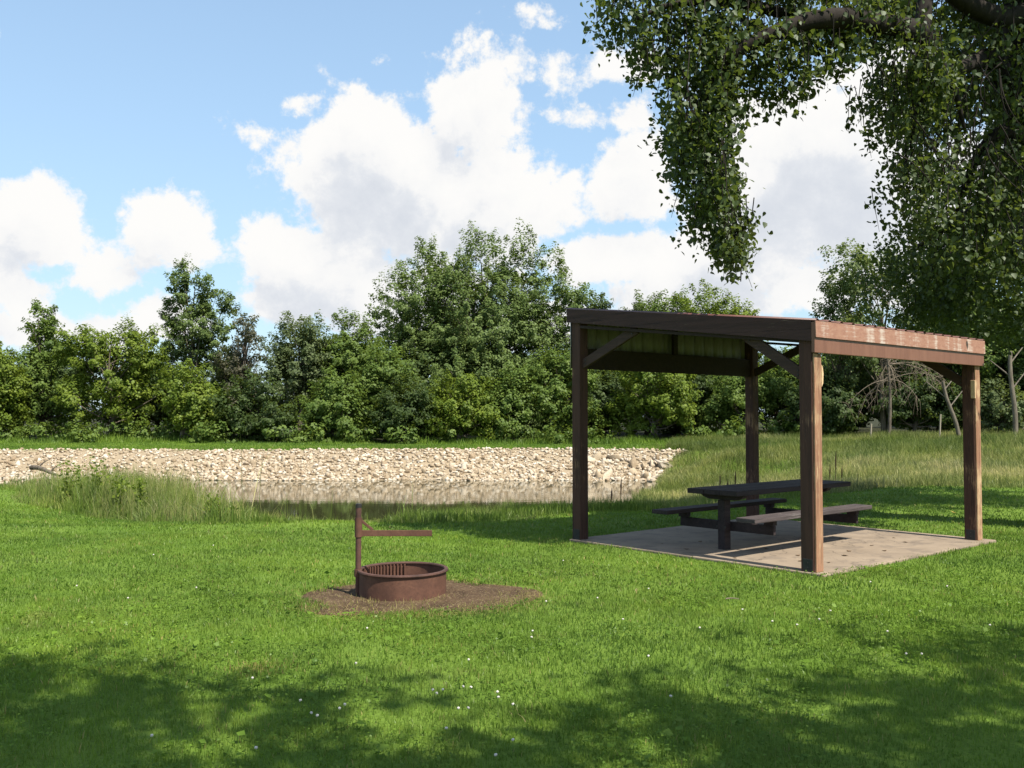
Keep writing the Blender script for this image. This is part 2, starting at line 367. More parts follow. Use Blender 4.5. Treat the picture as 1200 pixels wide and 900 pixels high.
M_RUST = rust_mat('rusty_steel', (0.05, 0.024, 0.017), (0.105, 0.049, 0.032), (0.15, 0.074, 0.047))
M_RUSTDARK = rust_mat('sooty_rusty_steel', (0.035, 0.02, 0.016), (0.085, 0.042, 0.032), (0.12, 0.06, 0.045))
def concrete():
    m, nt, out = new_mat('stained_concrete')
    tcn = nn(nt, 'ShaderNodeTexCoord')
    n = noise(nt, tcn.outputs['Object'], 1.3, 6, 0.65); f = noise(nt, tcn.outputs['Object'], 60, 4, 0.7); s_ = noise(nt, tcn.outputs['Object'], 3.5, 5, 0.6, dist=1.0)
    c = ramp(nt, n, [(0.28, (0.17, 0.132, 0.098)), (0.7, (0.285, 0.225, 0.165))])
    c = mixc(nt, maprange(nt, s_, 0.5, 0.66, 0, 0.6), c, (0.13, 0.105, 0.085))
    br = nn(nt, 'ShaderNodeTexVoronoi', feature='DISTANCE_TO_EDGE'); br.inputs['Scale'].default_value = 0.42; dn = nn(nt, 'ShaderNodeVectorMath', operation='ADD'); nz = nn(nt, 'ShaderNodeTexNoise'); nz.inputs['Scale'].default_value = 2.0; nz.inputs['Detail'].default_value = 6; lk(nt, tcn.outputs['Object'], nz.inputs['Vector']); lk(nt, tcn.outputs['Object'], dn.inputs[0]); lk(nt, nz.outputs['Color'], dn.inputs[1]); lk(nt, dn.outputs[0], br.inputs['Vector'])
    c = mixc(nt, maprange(nt, br.outputs['Distance'], 0.0, 0.006, 0.75, 0.0), c, (0.07, 0.055, 0.045))
    c = mixc(nt, maprange(nt, f, 0.55, 0.75, 0, 0.35), c, (0.2, 0.17, 0.135))
    pbsdf(nt, out, c, 0.9, bump(nt, f, 0.3, 0.004), 0.2); return m
M_CONC = concrete()
def soil():
    m, nt, out = new_mat('bare_soil')
    tcn = nn(nt, 'ShaderNodeTexCoord')
    n = noise(nt, tcn.outputs['Object'], 3, 7, 0.7); f = noise(nt, tcn.outputs['Object'], 40, 5, 0.7)
    c = ramp(nt, n, [(0.3, (0.04, 0.025, 0.016)), (0.55, (0.082, 0.053, 0.032)), (0.75, (0.14, 0.097, 0.056))])
    c = mixc(nt, maprange(nt, f, 0.54, 0.64, 0, 0.75), c, (0.24, 0.185, 0.11))
    pbsdf(nt, out, c, 0.95, bump(nt, math_n(nt, 'ADD', f, n), 0.8, 0.02), 0.1); return m
M_SOIL = soil()
def ground_mat():
    m, nt, out = new_mat('ground')
    geo = nn(nt, 'ShaderNodeNewGeometry'); P = geo.outputs['Position']
    a = nn(nt, 'ShaderNodeAttribute', attribute_name='rocky'); w = nn(nt, 'ShaderNodeAttribute', attribute_name='muddy')
    n = noise(nt, P, 0.8, 6, 0.65); f = noise(nt, P, 35, 4, 0.7)
    g = ramp(nt, n, [(0.3, (0.07, 0.125, 0.016)), (0.7, (0.13, 0.195, 0.03))])
    g = mixc(nt, maprange(nt, f, 0.45, 0.7, 0, 0.55), g, (0.03, 0.055, 0.009))
    rk = ramp(nt, f, [(0.3, (0.17, 0.13, 0.085)), (0.7, (0.36, 0.29, 0.20))])
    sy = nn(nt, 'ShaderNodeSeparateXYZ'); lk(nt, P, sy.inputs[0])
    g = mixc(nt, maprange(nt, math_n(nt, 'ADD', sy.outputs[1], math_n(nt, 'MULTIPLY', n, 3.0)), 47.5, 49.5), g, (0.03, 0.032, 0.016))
    c = mixc(nt, a.outputs['Fac'], g, rk)
    c = mixc(nt, w.outputs['Fac'], c, (0.05, 0.045, 0.025))
    pbsdf(nt, out, c, 0.95, bump(nt, f, 0.5, 0.02), 0.1); return m
M_GROUND = ground_mat()
def water_mat():
    m, nt, out = new_mat('pond_water')
    geo = nn(nt, 'ShaderNodeNewGeometry'); mp = nn(nt, 'ShaderNodeMapping'); mp.inputs['Scale'].default_value = (0.5, 1.0, 1); lk(nt, geo.outputs['Position'], mp.inputs[0])
    n = noise(nt, mp.outputs[0], 3.0, 4, 0.55); n2_ = noise(nt, mp.outputs[0], 0.35, 3, 0.5)
    h = math_n(nt, 'MULTIPLY', n, maprange(nt, n2_, 0.4, 0.62, 0.25, 1.0))
    pbsdf(nt, out, (0.035, 0.036, 0.016), 0.04, bump(nt, h, 0.05, 0.05), 0.5); return m
M_WATER = water_mat()
def rock_mat():
    m, nt, out = new_mat('pale_limestone')
    tcn = nn(nt, 'ShaderNodeTexCoord'); oi = nn(nt, 'ShaderNodeObjectInfo'); at_ = nn(nt, 'ShaderNodeAttribute', attribute_name='rnd')
    n = noise(nt, tcn.outputs['Object'], 5, 6, 0.65)
    r = math_n(nt, 'FRACT', math_n(nt, 'ADD', oi.outputs['Random'], at_.outputs['Fac']))
    c = ramp(nt, r, [(0.0, (0.25, 0.185, 0.12)), (0.35, (0.40, 0.325, 0.23)), (0.7, (0.49, 0.41, 0.315)), (1.0, (0.58, 0.53, 0.45))])
    c = mixc(nt, 1.0, c, ramp(nt, n, [(0.25, (0.6, 0.57, 0.52)), (0.65, (1.0, 1.0, 1.0))]), 'MULTIPLY')
    pbsdf(nt, out, c, 0.9, bump(nt, n, 0.5, 0.02), 0.2); return m
M_ROCK = rock_mat()
def plain(name, c, rough=0.7):
    m, nt, out = new_mat(name)
    tcn = nn(nt, 'ShaderNodeTexCoord'); n = noise(nt, tcn.outputs['Object'], 40, 3, 0.6)
    pbsdf(nt, out, mixc(nt, n, tuple(x * 0.8 for x in c), tuple(min(1, x * 1.2) for x in c)), rough, None, 0.2); return m
M_CLOVER = plain('clover_white', (0.55, 0.51, 0.46)); M_STEM = plain('green_stem', (0.09, 0.15, 0.03)); M_SEED = plain('brown_seed_head', (0.07, 0.036, 0.02)); M_DRYSTEM = plain('brown_stem', (0.14, 0.085, 0.045))
M_FALLEN = plain('fallen_leaf_brown', (0.12, 0.07, 0.035)); M_FALLENY = plain('fallen_leaf_yellow', (0.5, 0.36, 0.08)); M_OLDWOOD = plain('old_grey_wood', (0.17, 0.135, 0.10)); M_WEATHER = plain('weathered_fence_wood', (0.24, 0.21, 0.16))

# ------------------------------------------------------------------ terrain
ZW = -0.7
POND = np.array([(-40, 34.6), (-20, 34.4), (-12, 34.2), (5, 34.0), (4.8, 30), (4.0, 27), (3.3, 24), (1.5, 22.3), (-1.0, 21.4), (-2.6, 20.2), (-5.2, 19.8), (-6.8, 21.2), (-8.2, 24.3), (-10.4, 27.6), (-13, 29.5), (-40, 30.5)], float)
def pond_sdf(x, y):
    x = np.asarray(x, float); y = np.asarray(y, float)
    d = np.full(x.shape, 1e9); ins = np.zeros(x.shape, bool); n = len(POND)
    for i in range(n):
        a = POND[i]; b = POND[(i + 1) % n]; e = b - a
        t = np.clip(((x - a[0]) * e[0] + (y - a[1]) * e[1]) / (e @ e), 0, 1)
        d = np.minimum(d, np.hypot(x - a[0] - t * e[0], y - a[1] - t * e[1]))
        c = ((a[1] > y) != (b[1] > y)) & (x < (b[0] - a[0]) * (y - a[1]) / (b[1] - a[1] + 1e-12) + a[0])
        ins ^= c
    return np.where(ins, -d, d)
def wob(x, y): return pond_sdf(x, y) + (vnoise(x, y, 2.2, 5) - 0.5) * 0.9
def gz(x, y):
    x = np.asarray(x, float); y = np.asarray(y, float)
    s = wob(x, y)
    far = sstep(24, 35, y)
    h = 0.28 * far + 0.42 * sstep(5, 22, x) * sstep(20, 38, y) + (vnoise(x, y, 7, 2) - 0.5) * 0.12 * sstep(11, 20, y)
    h = h + 0.25 * sstep(48, 60, y)
    L = 6.2 - 3.5 * sstep(28.5, 32.5, y)
    t = np.clip(s / L, 0, 1); p = 0.6 * t + 0.4 * (t * t * (3 - 2 * t))
    floor_ = ZW - 0.5 + 0.72 * sstep(-11.5, -15, x)
    out_ = ZW + (h - ZW) * p
    in_ = ZW + (floor_ - ZW) * sstep(0, 1.6, -s)
    z = np.where(s > 0, out_, in_)
    return z + (vnoise(x, y, 0.6, 3) - 0.5) * 0.012 + (vnoise(x, y, 2.5, 4) - 0.5) * 0.03 * sstep(4, 8, np.abs(y - 10) + np.abs(x - 1) * 0.5)
def rocky(x, y):
    s = wob(x, y)
    bank = (1 - sstep(2.6, 3.0, s)) * sstep(29.5, 31.0, y) * (1 - sstep(4.9, 5.9, x + (34 - y) * 0.5 + (vnoise(x, y, 1.2, 18) - .5) * 1.2))
    left = sstep(-11.2, -12.6, x) * sstep(24.4, 25.8, y + (vnoise(x, y, 1.5, 8) - .5) * 2) * (1 - sstep(36.3, 37.2, y))
    return np.clip(np.maximum(bank, left), 0, 1)
def grid_axis(a, b, step, lim, grow=1.25):
    c = list(np.arange(a, b + 1e-6, step)); s = step; v = c[-1]
    while v < lim: s *= grow; v += s; c.append(v)
    s = step; v = c[0]; pre = []
    while v > -lim: s *= grow; v -= s; pre.append(v)
    return np.array(pre[::-1] + c)
gx = grid_axis(-32, 28, 0.28, 1500); gy = grid_axis(1, 50, 0.28, 1500)
GX, GY = np.meshgrid(gx, gy); fx_, fy_ = GX.ravel(), GY.ravel()
GZ = gz(fx_, fy_)
nx_, ny_ = len(gx), len(gy)
ii = np.arange((ny_ - 1) * (nx_ - 1)); r_ = ii // (nx_ - 1); c_ = ii % (nx_ - 1); v0 = r_ * nx_ + c_
F = np.stack([v0, v0 + 1, v0 + nx_ + 1, v0 + nx_], 1)
me = np_mesh('ground', np.stack([fx_, fy_, GZ], 1), [F], {'rocky': ('POINT', rocky(fx_, fy_)), 'muddy': ('POINT', 1 - sstep(-0.05, 0.12, wob(fx_, fy_) + np.where(rocky(fx_, fy_) > .3, 1, 0)))}, True)
prop(link('ground', me, M_GROUND), kind='structure')
wv = np.array([(-17, 17.5, ZW), (8, 17.5, ZW), (8, 37, ZW), (-17, 37, ZW)])
prop(link('pond_water', np_mesh('pond_water', wv, [np.array([[0, 1, 2, 3]])]), M_WATER), kind='structure')

RING = np.array([-0.977, 8.46]); PATCH = np.array([-0.86, 8.42])
def patch_r(x, y):
    dx = x - PATCH[0]; dy = y - PATCH[1]; a = np.arctan2(dy, dx)
    lim = 0.93 + 0.08 * np.sin(2 * a + 1) + 0.07 * np.sin(3 * a + 2.2) + 0.05 * np.sin(5 * a)
    return np.hypot(dx / 1.0, dy / 0.87) / lim + (vnoise(x, y, 0.16, 11) - 0.5) * 0.34 + (vnoise(x, y, 0.05, 12) - .5) * .2 + (vnoise(x, y, 0.38, 13) - .5) * .30
# bare soil round the fire ring: a low dished disc with a ragged edge
na, nr = 96, 16
aa = np.linspace(0, 2 * np.pi, na, endpoint=False); vs = [(PATCH[0], PATCH[1])]
for k in range(1, nr + 1):
    for a in aa:
        lim = 0.95 + 0.08 * math.sin(2 * a + 1) + 0.07 * math.sin(3 * a + 2.2) + 0.05 * math.sin(5 * a)
        rr = lim * k / nr; vs.append((PATCH[0] + math.cos(a) * rr * 1.05, PATCH[1] + math.sin(a) * rr * 0.9))
vs = np.array(vs); rad = np.concatenate([[0], np.repeat(np.arange(1, nr + 1) / nr, na)])
vz = gz(vs[:, 0], vs[:, 1]) + 0.018 * (1 - rad ** 3) + (vnoise(vs[:, 0], vs[:, 1], 0.12, 6) - .5) * 0.02 * (1 - rad) + 0.003
q = []
for k in range(nr - 1):
    b0 = 1 + k * na; b1 = b0 + na
    for j in range(na): q.append((b0 + j, b1 + j, b1 + (j + 1) % na, b0 + (j + 1) % na))
tri = [(0, 1 + j, 1 + (j + 1) % na) for j in range(na)]
prop(link('dirt_patch', np_mesh('dirt_patch', np.column_stack([vs, vz]), [np.array(q), np.array(tri)], smooth=True), M_SOIL), kind='structure')

# ------------------------------------------------------------------ picnic shelter (local x = near post to right post, y = near post to left post)
NP = np.array([3.045, 9.61]) - 0.0725 * np.array([su[0] + sv[0], su[1] + sv[1]]); WID, DEP = 3.465, 3.90
def loc2w(u, v): return NP[0] + u * su[0] + v * sv[0], NP[1] + u * su[1] + v * sv[1]
def w2loc(x, y): return (x - NP[0]) * su[0] + (y - NP[1]) * su[1], (x - NP[0]) * sv[0] + (y - NP[1]) * sv[1]
def local_empty(name, u, v, z, label, cat, group=None):
    x, y = loc2w(u, v); return empty(name, (x, y, z), YAW, label, cat, group)
sl = local_empty('concrete_slab', 0, 0, 0, None, None); COL.objects.unlink(sl); bpy.data.objects.remove(sl)
mb = MB(); mb.box(-0.05, DEP + 0.12, -0.14, WID + 0.01, -0.12, 0.028, 0.012)
slab = mb.build('concrete_slab', M_CONC); slab.location = (NP[0], NP[1], 0); slab.rotation_euler = (0, 0, YAW); prop(slab, kind='structure')
ST = 0.028
sh_root = local_empty('picnic_shelter', 0, 0, 0, 'brown open-sided wooden picnic shelter with a sloping roof over the concrete slab', 'shelter')
PW = 0.145
ZHI, ZLO = 2.985, 2.575
def rake_z(v): return ZLO + (ZHI - ZLO) * v / WID
def post(u, v, top, mat):
    m_ = MB(); m_.box(u, u + PW, v, v + PW, ST - 0.006, top, 0.008); return m_.build('post', mat, sh_root)
# outer faces on the rectangle 0..DEP, 0..WID
pN = post(0, 0, rake_z(0) - 0.05, M_POST); pF = post(0, WID - PW, rake_z(WID) - 0.08, M_POST)
pR = post(DEP - PW, 0, rake_z(0) - 0.05, M_POST); pB = post(DEP - PW, WID - PW, rake_z(WID) - 0.08, M_POST)
# pale facing boards on the low posts: bare worn wood, sunlit tone in the colour
m_ = MB(); m_.box(0.012, PW - 0.004, -0.026, -0.002, ST, 2.24, 0.006); b_ = m_.build('facing_board', M_POSTWORNLIT, pN); b_['label'] = 'bare tan weathered facing board'
m_ = MB(); m_.box(DEP - PW + 0.008, DEP - 0.004, -0.022, -0.002, ST, 2.25, 0.006); m_.build('facing_board', M_POSTWORNLIT, pR)  # right post: its sunlit face put into the paler board colour
# splintered chunk and steel foot plate on the near post, pale trim on the right post
m_ = MB(); m_.prism([(PW - 0.008, -0.03, 1.90), (PW + 0.022, -0.03, 1.94), (PW + 0.03, -0.03, 2.04), (PW + 0.014, -0.03, 2.11), (PW - 0.008, -0.03, 2.13)], (0, 0.06, 0)); m_.build('splinter', M_SPLINT, pN)
for pp, u0, v0_ in ((pN, -0.006, 0.012), (pF, -0.006, WID - PW + 0.012), (pR, DEP - PW - 0.006, 0.012)):
    m_ = MB(); m_.box(u0, u0 + 0.006, v0_, v0_ + 0.11, ST, ST + 0.13, 0.002)
    for dz in (0.04, 0.09): m_.cyl((u0 - 0.006, v0_ + 0.055, ST + dz), (u0 + 0.002, v0_ + 0.055, ST + dz), 0.009, seg=8)
    m_.build('foot_plate', M_BLACK, pp)
m_ = MB(); m_.box(DEP - PW - 0.018, DEP - PW + 0.004, -0.026, 0.03, 1.83, 2.06, 0.004); m_.build('trim_block', M_SPLINT, pR)
# rake boards along both slopes, header on the high side, low beam, stud
for u in (-0.034, DEP + 0.0):
    m_ = MB(); hh = 0.19
    pts = [(u, -0.02, rake_z(-0.02)), (u, WID + 0.06, rake_z(WID + 0.06)), (u, WID + 0.06, rake_z(WID + 0.06) - hh + 0.02), (u, -0.02, rake_z(-0.02) - hh - 0.02)]
    m_.prism(pts, (0.034, 0, 0)); rk = m_.build('rake_board', M_RAKE, sh_root)
    m_ = MB(); m_.prism([(u + 0.036 if u < 0 else u - 0.006, PW, rake_z(PW) - 0.2), (u + 0.036 if u < 0 else u - 0.006, WID - PW, rake_z(WID - PW) - 0.2), (u + 0.036 if u < 0 else u - 0.006, WID - PW, rake_z(WID - PW) - 0.235), (u + 0.036 if u < 0 else u - 0.006, PW, rake_z(PW) - 0.235)], (0.04 if u < 0 else -0.04, 0, 0)); m_.build('ledger', M_BEAM, sh_root)
m_ = MB(); m_.box(PW + 0.002, DEP - PW - 0.002, WID - 0.10, WID - 0.055, 2.215, 2.48, 0.006); m_.build('header_beam', M_BEAM, sh_root)
m_ = MB(); m_.box(DEP / 2 - 0.02, DEP / 2 + 0.07, WID - 0.098, WID - 0.052, 2.482, 2.90, 0.004); m_.build('stud', M_BEAM, sh_root)
m_ = MB(); m_.box(PW + 0.002, DEP - PW - 0.002, 0.06, 0.10, 2.30, 2.52, 0.006); m_.build('eave_beam', M_BEAM, sh_root)
for k, v in enumerate((1.0, 1.75, 2.5)):
    m_ = MB(); m_.box(0.036, DEP - 0.036 + 0.03, v - 0.02, v + 0.02, rake_z(v) - 0.13, rake_z(v) - 0.018, 0.004); m_.build('purlin', M_BEAM, sh_root)
# knee braces in the two sloped frames
for u in (0.05, DEP - 0.095):
    for (v0_, z0, v1_, z1) in ((WID - PW + 0.01, 2.27, WID - 1.06, rake_z(WID - 1.06) - 0.2), (PW - 0.01, 2.02, 0.83, rake_z(0.83) - 0.2)):
        m_ = MB(); m_.beam((u + 0.022, v0_, z0), (u + 0.022, v1_, z1), 0.045, 0.115, (0, 0, 1)); kb = m_.build('knee_brace', M_BRACE, sh_root)
        for f_ in (.07, .93):
            for dz in (-.022, .022): m_ = MB(); m_.cyl((u - 0.008, v0_ + (v1_ - v0_) * f_, z0 + (z1 - z0) * f_ + dz), (u + 0.002, v0_ + (v1_ - v0_) * f_, z0 + (z1 - z0) * f_ + dz), .009, seg=6); m_.build('bolt', M_BLACK, kb)
# corrugated roof sheet with ribs
def corr(length, n_per, rib=0.018):
    xs = []; step = 0.23
    k = 0.0
    while k < length:
        for dx, dz in ((0, 0), (0.02, rib), (0.05, rib), (0.07, 0), (0.13, 0.0), (0.14, 0.004), (0.15, 0.0)):
            if k + dx <= length: xs.append((k + dx, dz))
        k += step
    xs.append((length, 0)); return xs
prof = corr(DEP + 0.07, 0)
va, fa = [], []
for (x_, dz) in prof:
    for v in (-0.075, WID + 0.09):
        va.append((x_ - 0.035, v, rake_z(v) + 0.004 + dz)); va.append((x_ - 0.035, v, rake_z(v) + 0.001 + dz))
for i in range(len(prof) - 1):
    a = i * 4; b = a + 4
    fa += [(a, b, b + 2, a + 2), (a + 1, a + 3, b + 3, b + 1), (a, a + 1, b + 1, b), (a + 2, b + 2, b + 3, a + 3)]
a = 0; fa.append((0, 2, 3, 1)); e = (len(prof) - 1) * 4; fa.append((e, e + 1, e + 3, e + 2))
link('roof_sheet', np_mesh('roof_sheet', np.array(va), [np.array(fa)]), M_ROOF, sh_root)
# ribbed cream siding closing the high side, outside the header
prof = corr(DEP + 0.02, 0, 0.03); va, fa = [], []
for (x_, dz) in prof:
    for z_ in (2.225, rake_z(WID) - 0.02):
        va.append((x_ - 0.01, WID + 0.012 + dz, z_)); va.append((x_ - 0.01, WID + 0.009 + dz, z_))
for i in range(len(prof) - 1):
    a = i * 4; b = a + 4
    fa += [(a, b, b + 2, a + 2), (a + 1, a + 3, b + 3, b + 1), (a, a + 1, b + 1, b), (a + 2, b + 2, b + 3, a + 3)]
fa.append((0, 2, 3, 1)); e = (len(prof) - 1) * 4; fa.append((e, e + 1, e + 3, e + 2))
link('siding', np_mesh('siding', np.array(va), [np.array(fa)]), M_SIDING, sh_root)
# fascia on the low side: plain brown metal below, peeling strip above
m_ = MB(); m_.box(-0.034, DEP + 0.034, -0.06, -0.022, 2.245, 2.555, 0.004); fo = m_.build('fascia', M_FLOW, sh_root)
m_ = MB(); m_.prism([(-0.036, -0.064, 2.405), (-0.036, -0.078, 2.40), (-0.036, -0.073, 2.567), (-0.036, -0.062, 2.567)], (DEP + 0.072, 0, 0)); up_ = m_.build('peeling_strip', M_FUP, fo); up_['label'] = 'faded peeling upper strip of the fascia'

# ------------------------------------------------------------------ picnic table
CV = 1.48
tb = local_empty('picnic_table', 1.66, CV + 0.13, ST, 'dark brown wooden picnic table with two attached benches under the shelter roof', 'picnic table')
def T(u, v): return u - 1.6, v - CV
def tbox(m_, u0, u1, v0, v1, z0, z1, bev=0.008): m_.box(u0 - 1.6, u1 - 1.6, v0 - CV, v1 - CV, z0, z1, bev)
m_ = MB()
for k in range(3): tbox(m_, 0.40 + 0.006 * (k % 2), 2.90, 1.125 + k * 0.240, 1.125 + k * 0.240 + 0.234, 0.655, 0.715)
m_.build('tabletop', M_TABLE, tb)
for nm, v0, v1, mt in (('bench', 0.735, 0.985, M_TABLEG), ('bench', 1.975, 2.215, M_TABLE)):
    m_ = MB(); tbox(m_, 0.19, 2.72, v0, v1, 0.395, 0.445); bn = m_.build(nm, mt, tb)
    if mt is M_TABLEG: bn['label'] = 'greyer near bench, sunlit tone put into its colour'
for u in (0.64, 2.46):
    m_ = MB(); tbox(m_, u - 0.058, u + 0.058, CV - 0.05, CV + 0.05, -0.004, 0.585); m_.build('leg', M_TABLE, tb)
    m_ = MB(); tbox(m_, u + 0.060, u + 0.105, 0.84, 2.19, 0.215, 0.325); cbm = m_.build('cross_beam', M_TABLE, tb)
    for v in (0.86, 2.10):
        m_ = MB(); tbox(m_, u + 0.050, u + 0.125, v - 0.02, v + 0.11, 0.326, 0.393, 0.004); m_.build('riser_block', M_TABLE, cbm)
    m_ = MB(); z0, z1 = 0.588, 0.652; a_, b_ = 1.17 - CV, 1.79 - CV
    m_.prism([(u - 1.6 - 0.045, a_, z1), (u - 1.6 - 0.045, b_, z1), (u - 1.6 - 0.045, b_ - 0.03, z1 - 0.035), (u - 1.6 - 0.045, b_ - 0.12, z0), (u - 1.6 - 0.045, a_ + 0.12, z0), (u - 1.6 - 0.045, a_ + 0.03, z1 - 0.035)], (0.09, 0, 0)); m_.build('cleat', M_TABLE, tb)
    for v in (1.42, 1.54): m_ = MB(); m_.cyl((u - 1.6 - .066, v - CV, .27), (u - 1.6 - .056, v - CV, .27), .011, seg=6); m_.build('bolt', M_BLACK, cbm)

# ------------------------------------------------------------------ fire ring with swinging arm
fr = empty('fire_ring', (RING[0], RING[1], 0.0), 0, 'rusty steel fire ring with an upright post and swing arm on bare dirt', 'fire ring')
RR = 0.394
def lathe(profile, seg, name, mat, parent, closed=True):
    n = len(profile); va, fa = [], []
    for j in range(seg):
        a = 2 * math.pi * j / seg
        for (r0, z0) in profile: va.append((r0 * math.cos(a), r0 * math.sin(a), z0))
    for j in range(seg):
        j2 = (j + 1) % seg
        for i in range(n if closed else n - 1):
            i2 = (i + 1) % n; fa.append((j * n + i, j2 * n + i, j2 * n + i2, j * n + i2))
    me = np_mesh(name, np.array(va), [np.array(fa)], smooth=True); me.set_sharp_from_angle(angle=R(40)); return link(name, me, mat, parent)
lathe([(RR - 0.012, -0.02), (RR - 0.006, -0.02), (RR - 0.006, 0.228), (RR - 0.012, 0.228)], 96, 'ring_wall', M_RUST, fr)
lathe([(RR - 0.022, 0.220), (RR + 0.008, 0.220), (RR + 0.012, 0.228), (RR + 0.008, 0.240), (RR - 0.022, 0.240), (RR - 0.026, 0.230)], 96, 'rim', M_RUSTDARK, fr)
# row of grate bars standing along the inner back wall
m_ = MB()
for k in range(15):
    a = R(94 + k * 5.2); x_, y_ = (RR - 0.03) * math.cos(a), (RR - 0.03) * math.sin(a)
    m_.cyl((x_, y_, 0.02), (x_, y_, 0.222), 0.0075, seg=8)
m_.build('grate_bars', M_RUST, fr, True)
va = []; nA = 64; va.append((0, 0, 0.03)); rng0 = np.random.default_rng(3)
for k in range(1, 6):
    for j in range(nA):
        a = 2 * math.pi * j / nA; r0 = (RR - 0.02) * k / 5; va.append((r0 * math.cos(a), r0 * math.sin(a), 0.028 + rng0.normal() * 0.008))
fa = []
for k in range(4):
    b0 = 1 + k * nA
    for j in range(nA): fa.append((b0 + j, b0 + nA + j, b0 + nA + (j + 1) % nA, b0 + (j + 1) % nA))
M_ASH = simple_mat('ash_bed', (0.05, 0.045, 0.04), (0.2, 0.19, 0.18), 12, 0.95)
link('ash_bed', np_mesh('ash_bed', np.array(va), [np.array(fa), np.array([(0, 1 + j, 1 + (j + 1) % nA) for j in range(nA)])]), M_ASH, fr)
px_, py_ = -RR + 0.004, -0.062
m_ = MB(); m_.cyl((px_, py_, -0.05), (px_, py_, 0.80), 0.0255, seg=24); pst = m_.build('upright_post', M_RUSTDARK, fr, True)
m_ = MB(); m_.cyl((px_, py_, 0.785), (px_, py_, 0.822), 0.0275, seg=24, bev=0.004); m_.build('cap', M_BLACK, pst, True)
m_ = MB(); m_.cyl((px_, py_, 0.175), (px_, py_, 0.245), 0.036, seg=24, bev=0.004); m_.build('collar', M_RUST, pst, True)
m_ = MB(); m_.cyl((px_, py_, 0.525), (px_, py_, 0.70), 0.033, seg=24, bev=0.003); arm = m_.build('swing_sleeve', M_RUST, fr, True)
m_ = MB(); m_.box(px_ + 0.028, px_ + 0.655, py_ - 0.006, py_ + 0.006, 0.534, 0.588, 0.003); m_.build('arm_bar', M_RUST, arm)
m_ = MB(); m_.beam((px_ + 0.024, py_, 0.672), (px_ + 0.128, py_, 0.588), 0.01, 0.026); m_.build('arm_brace', M_RUST, arm)

# ------------------------------------------------------------------ foliage machinery
KITE = (np.array([(-.5, 0, 0), (-.05, .42, .10), (.5, 0, 0), (-.05, -.42, .10)]), [(0, 1, 2, 3)])
HEART = (np.array([(-.5, 0, 0), (-.38, .40, .06), (.02, .40, .09), (.58, 0, -.05), (.02, -.40, .09), (-.38, -.40, .06)]), [(0, 1, 2, 3), (0, 3, 4, 5)])
def leaf_arrays(P, N, T, size, shape):
    pat, fc = shape; N = norm(N); T = norm(T - (T * N).sum(1, keepdims=True) * N); B = np.cross(N, T)
    V = P[:, None, :] + size[:, None, None] * (pat[None, :, 0, None] * T[:, None] + pat[None, :, 1, None] * B[:, None] + pat[None, :, 2, None] * N[:, None])
    base = (np.arange(len(P)) * len(pat))[:, None]
    faces = np.concatenate([base + np.array(f)[None] for f in fc], 0)
    return V.reshape(-1, 3), faces, len(fc)
def leaf_mesh(name, P, N, T, size, rnd, shape=KITE):
    V, F_, k = leaf_arrays(P, N, T, size, shape)
    return np_mesh(name, V, [F_], {'rnd': ('FACE', np.clip(np.tile(rnd, k), 0, 1))})
def tube(pts, rad, ns=6):
    pts = np.asarray(pts, float); n = len(pts); tg = norm(np.gradient(pts, axis=0))
    ref = np.array([0.3, 0.9, 0.1]) if abs(tg[0, 2]) > 0.7 else np.array([0, 0, 1.0])
    A = norm(np.cross(tg, ref)); B = np.cross(tg, A); an = np.linspace(0, 2 * np.pi, ns, endpoint=False)
    V = pts[:, None] + np.asarray(rad)[:, None, None] * (np.cos(an)[None, :, None] * A[:, None] + np.sin(an)[None, :, None] * B[:, None])
    i, j = np.meshgrid(np.arange(n - 1), np.arange(ns), indexing='ij'); j2 = (j + 1) % ns
    F_ = np.stack([i * ns + j, i * ns + j2, (i + 1) * ns + j2, (i + 1) * ns + j], -1).reshape(-1, 4)
    return V.reshape(-1, 3), F_
class Tubes:
    def __init__(s): s.V = []; s.F = []; s.n = 0
    def add(s, pts, rad, ns=6):
        v, f = tube(pts, rad, ns); s.V.append(v); s.F.append(f + s.n); s.n += len(v)
    def mesh(s, name): return np_mesh(name, np.concatenate(s.V), [np.concatenate(s.F)], smooth=True)
def bez(a, b, c, n):
    t = np.linspace(0, 1, n)[:, None]; return (1 - t) ** 2 * a + 2 * (1 - t) * t * b + t * t * c
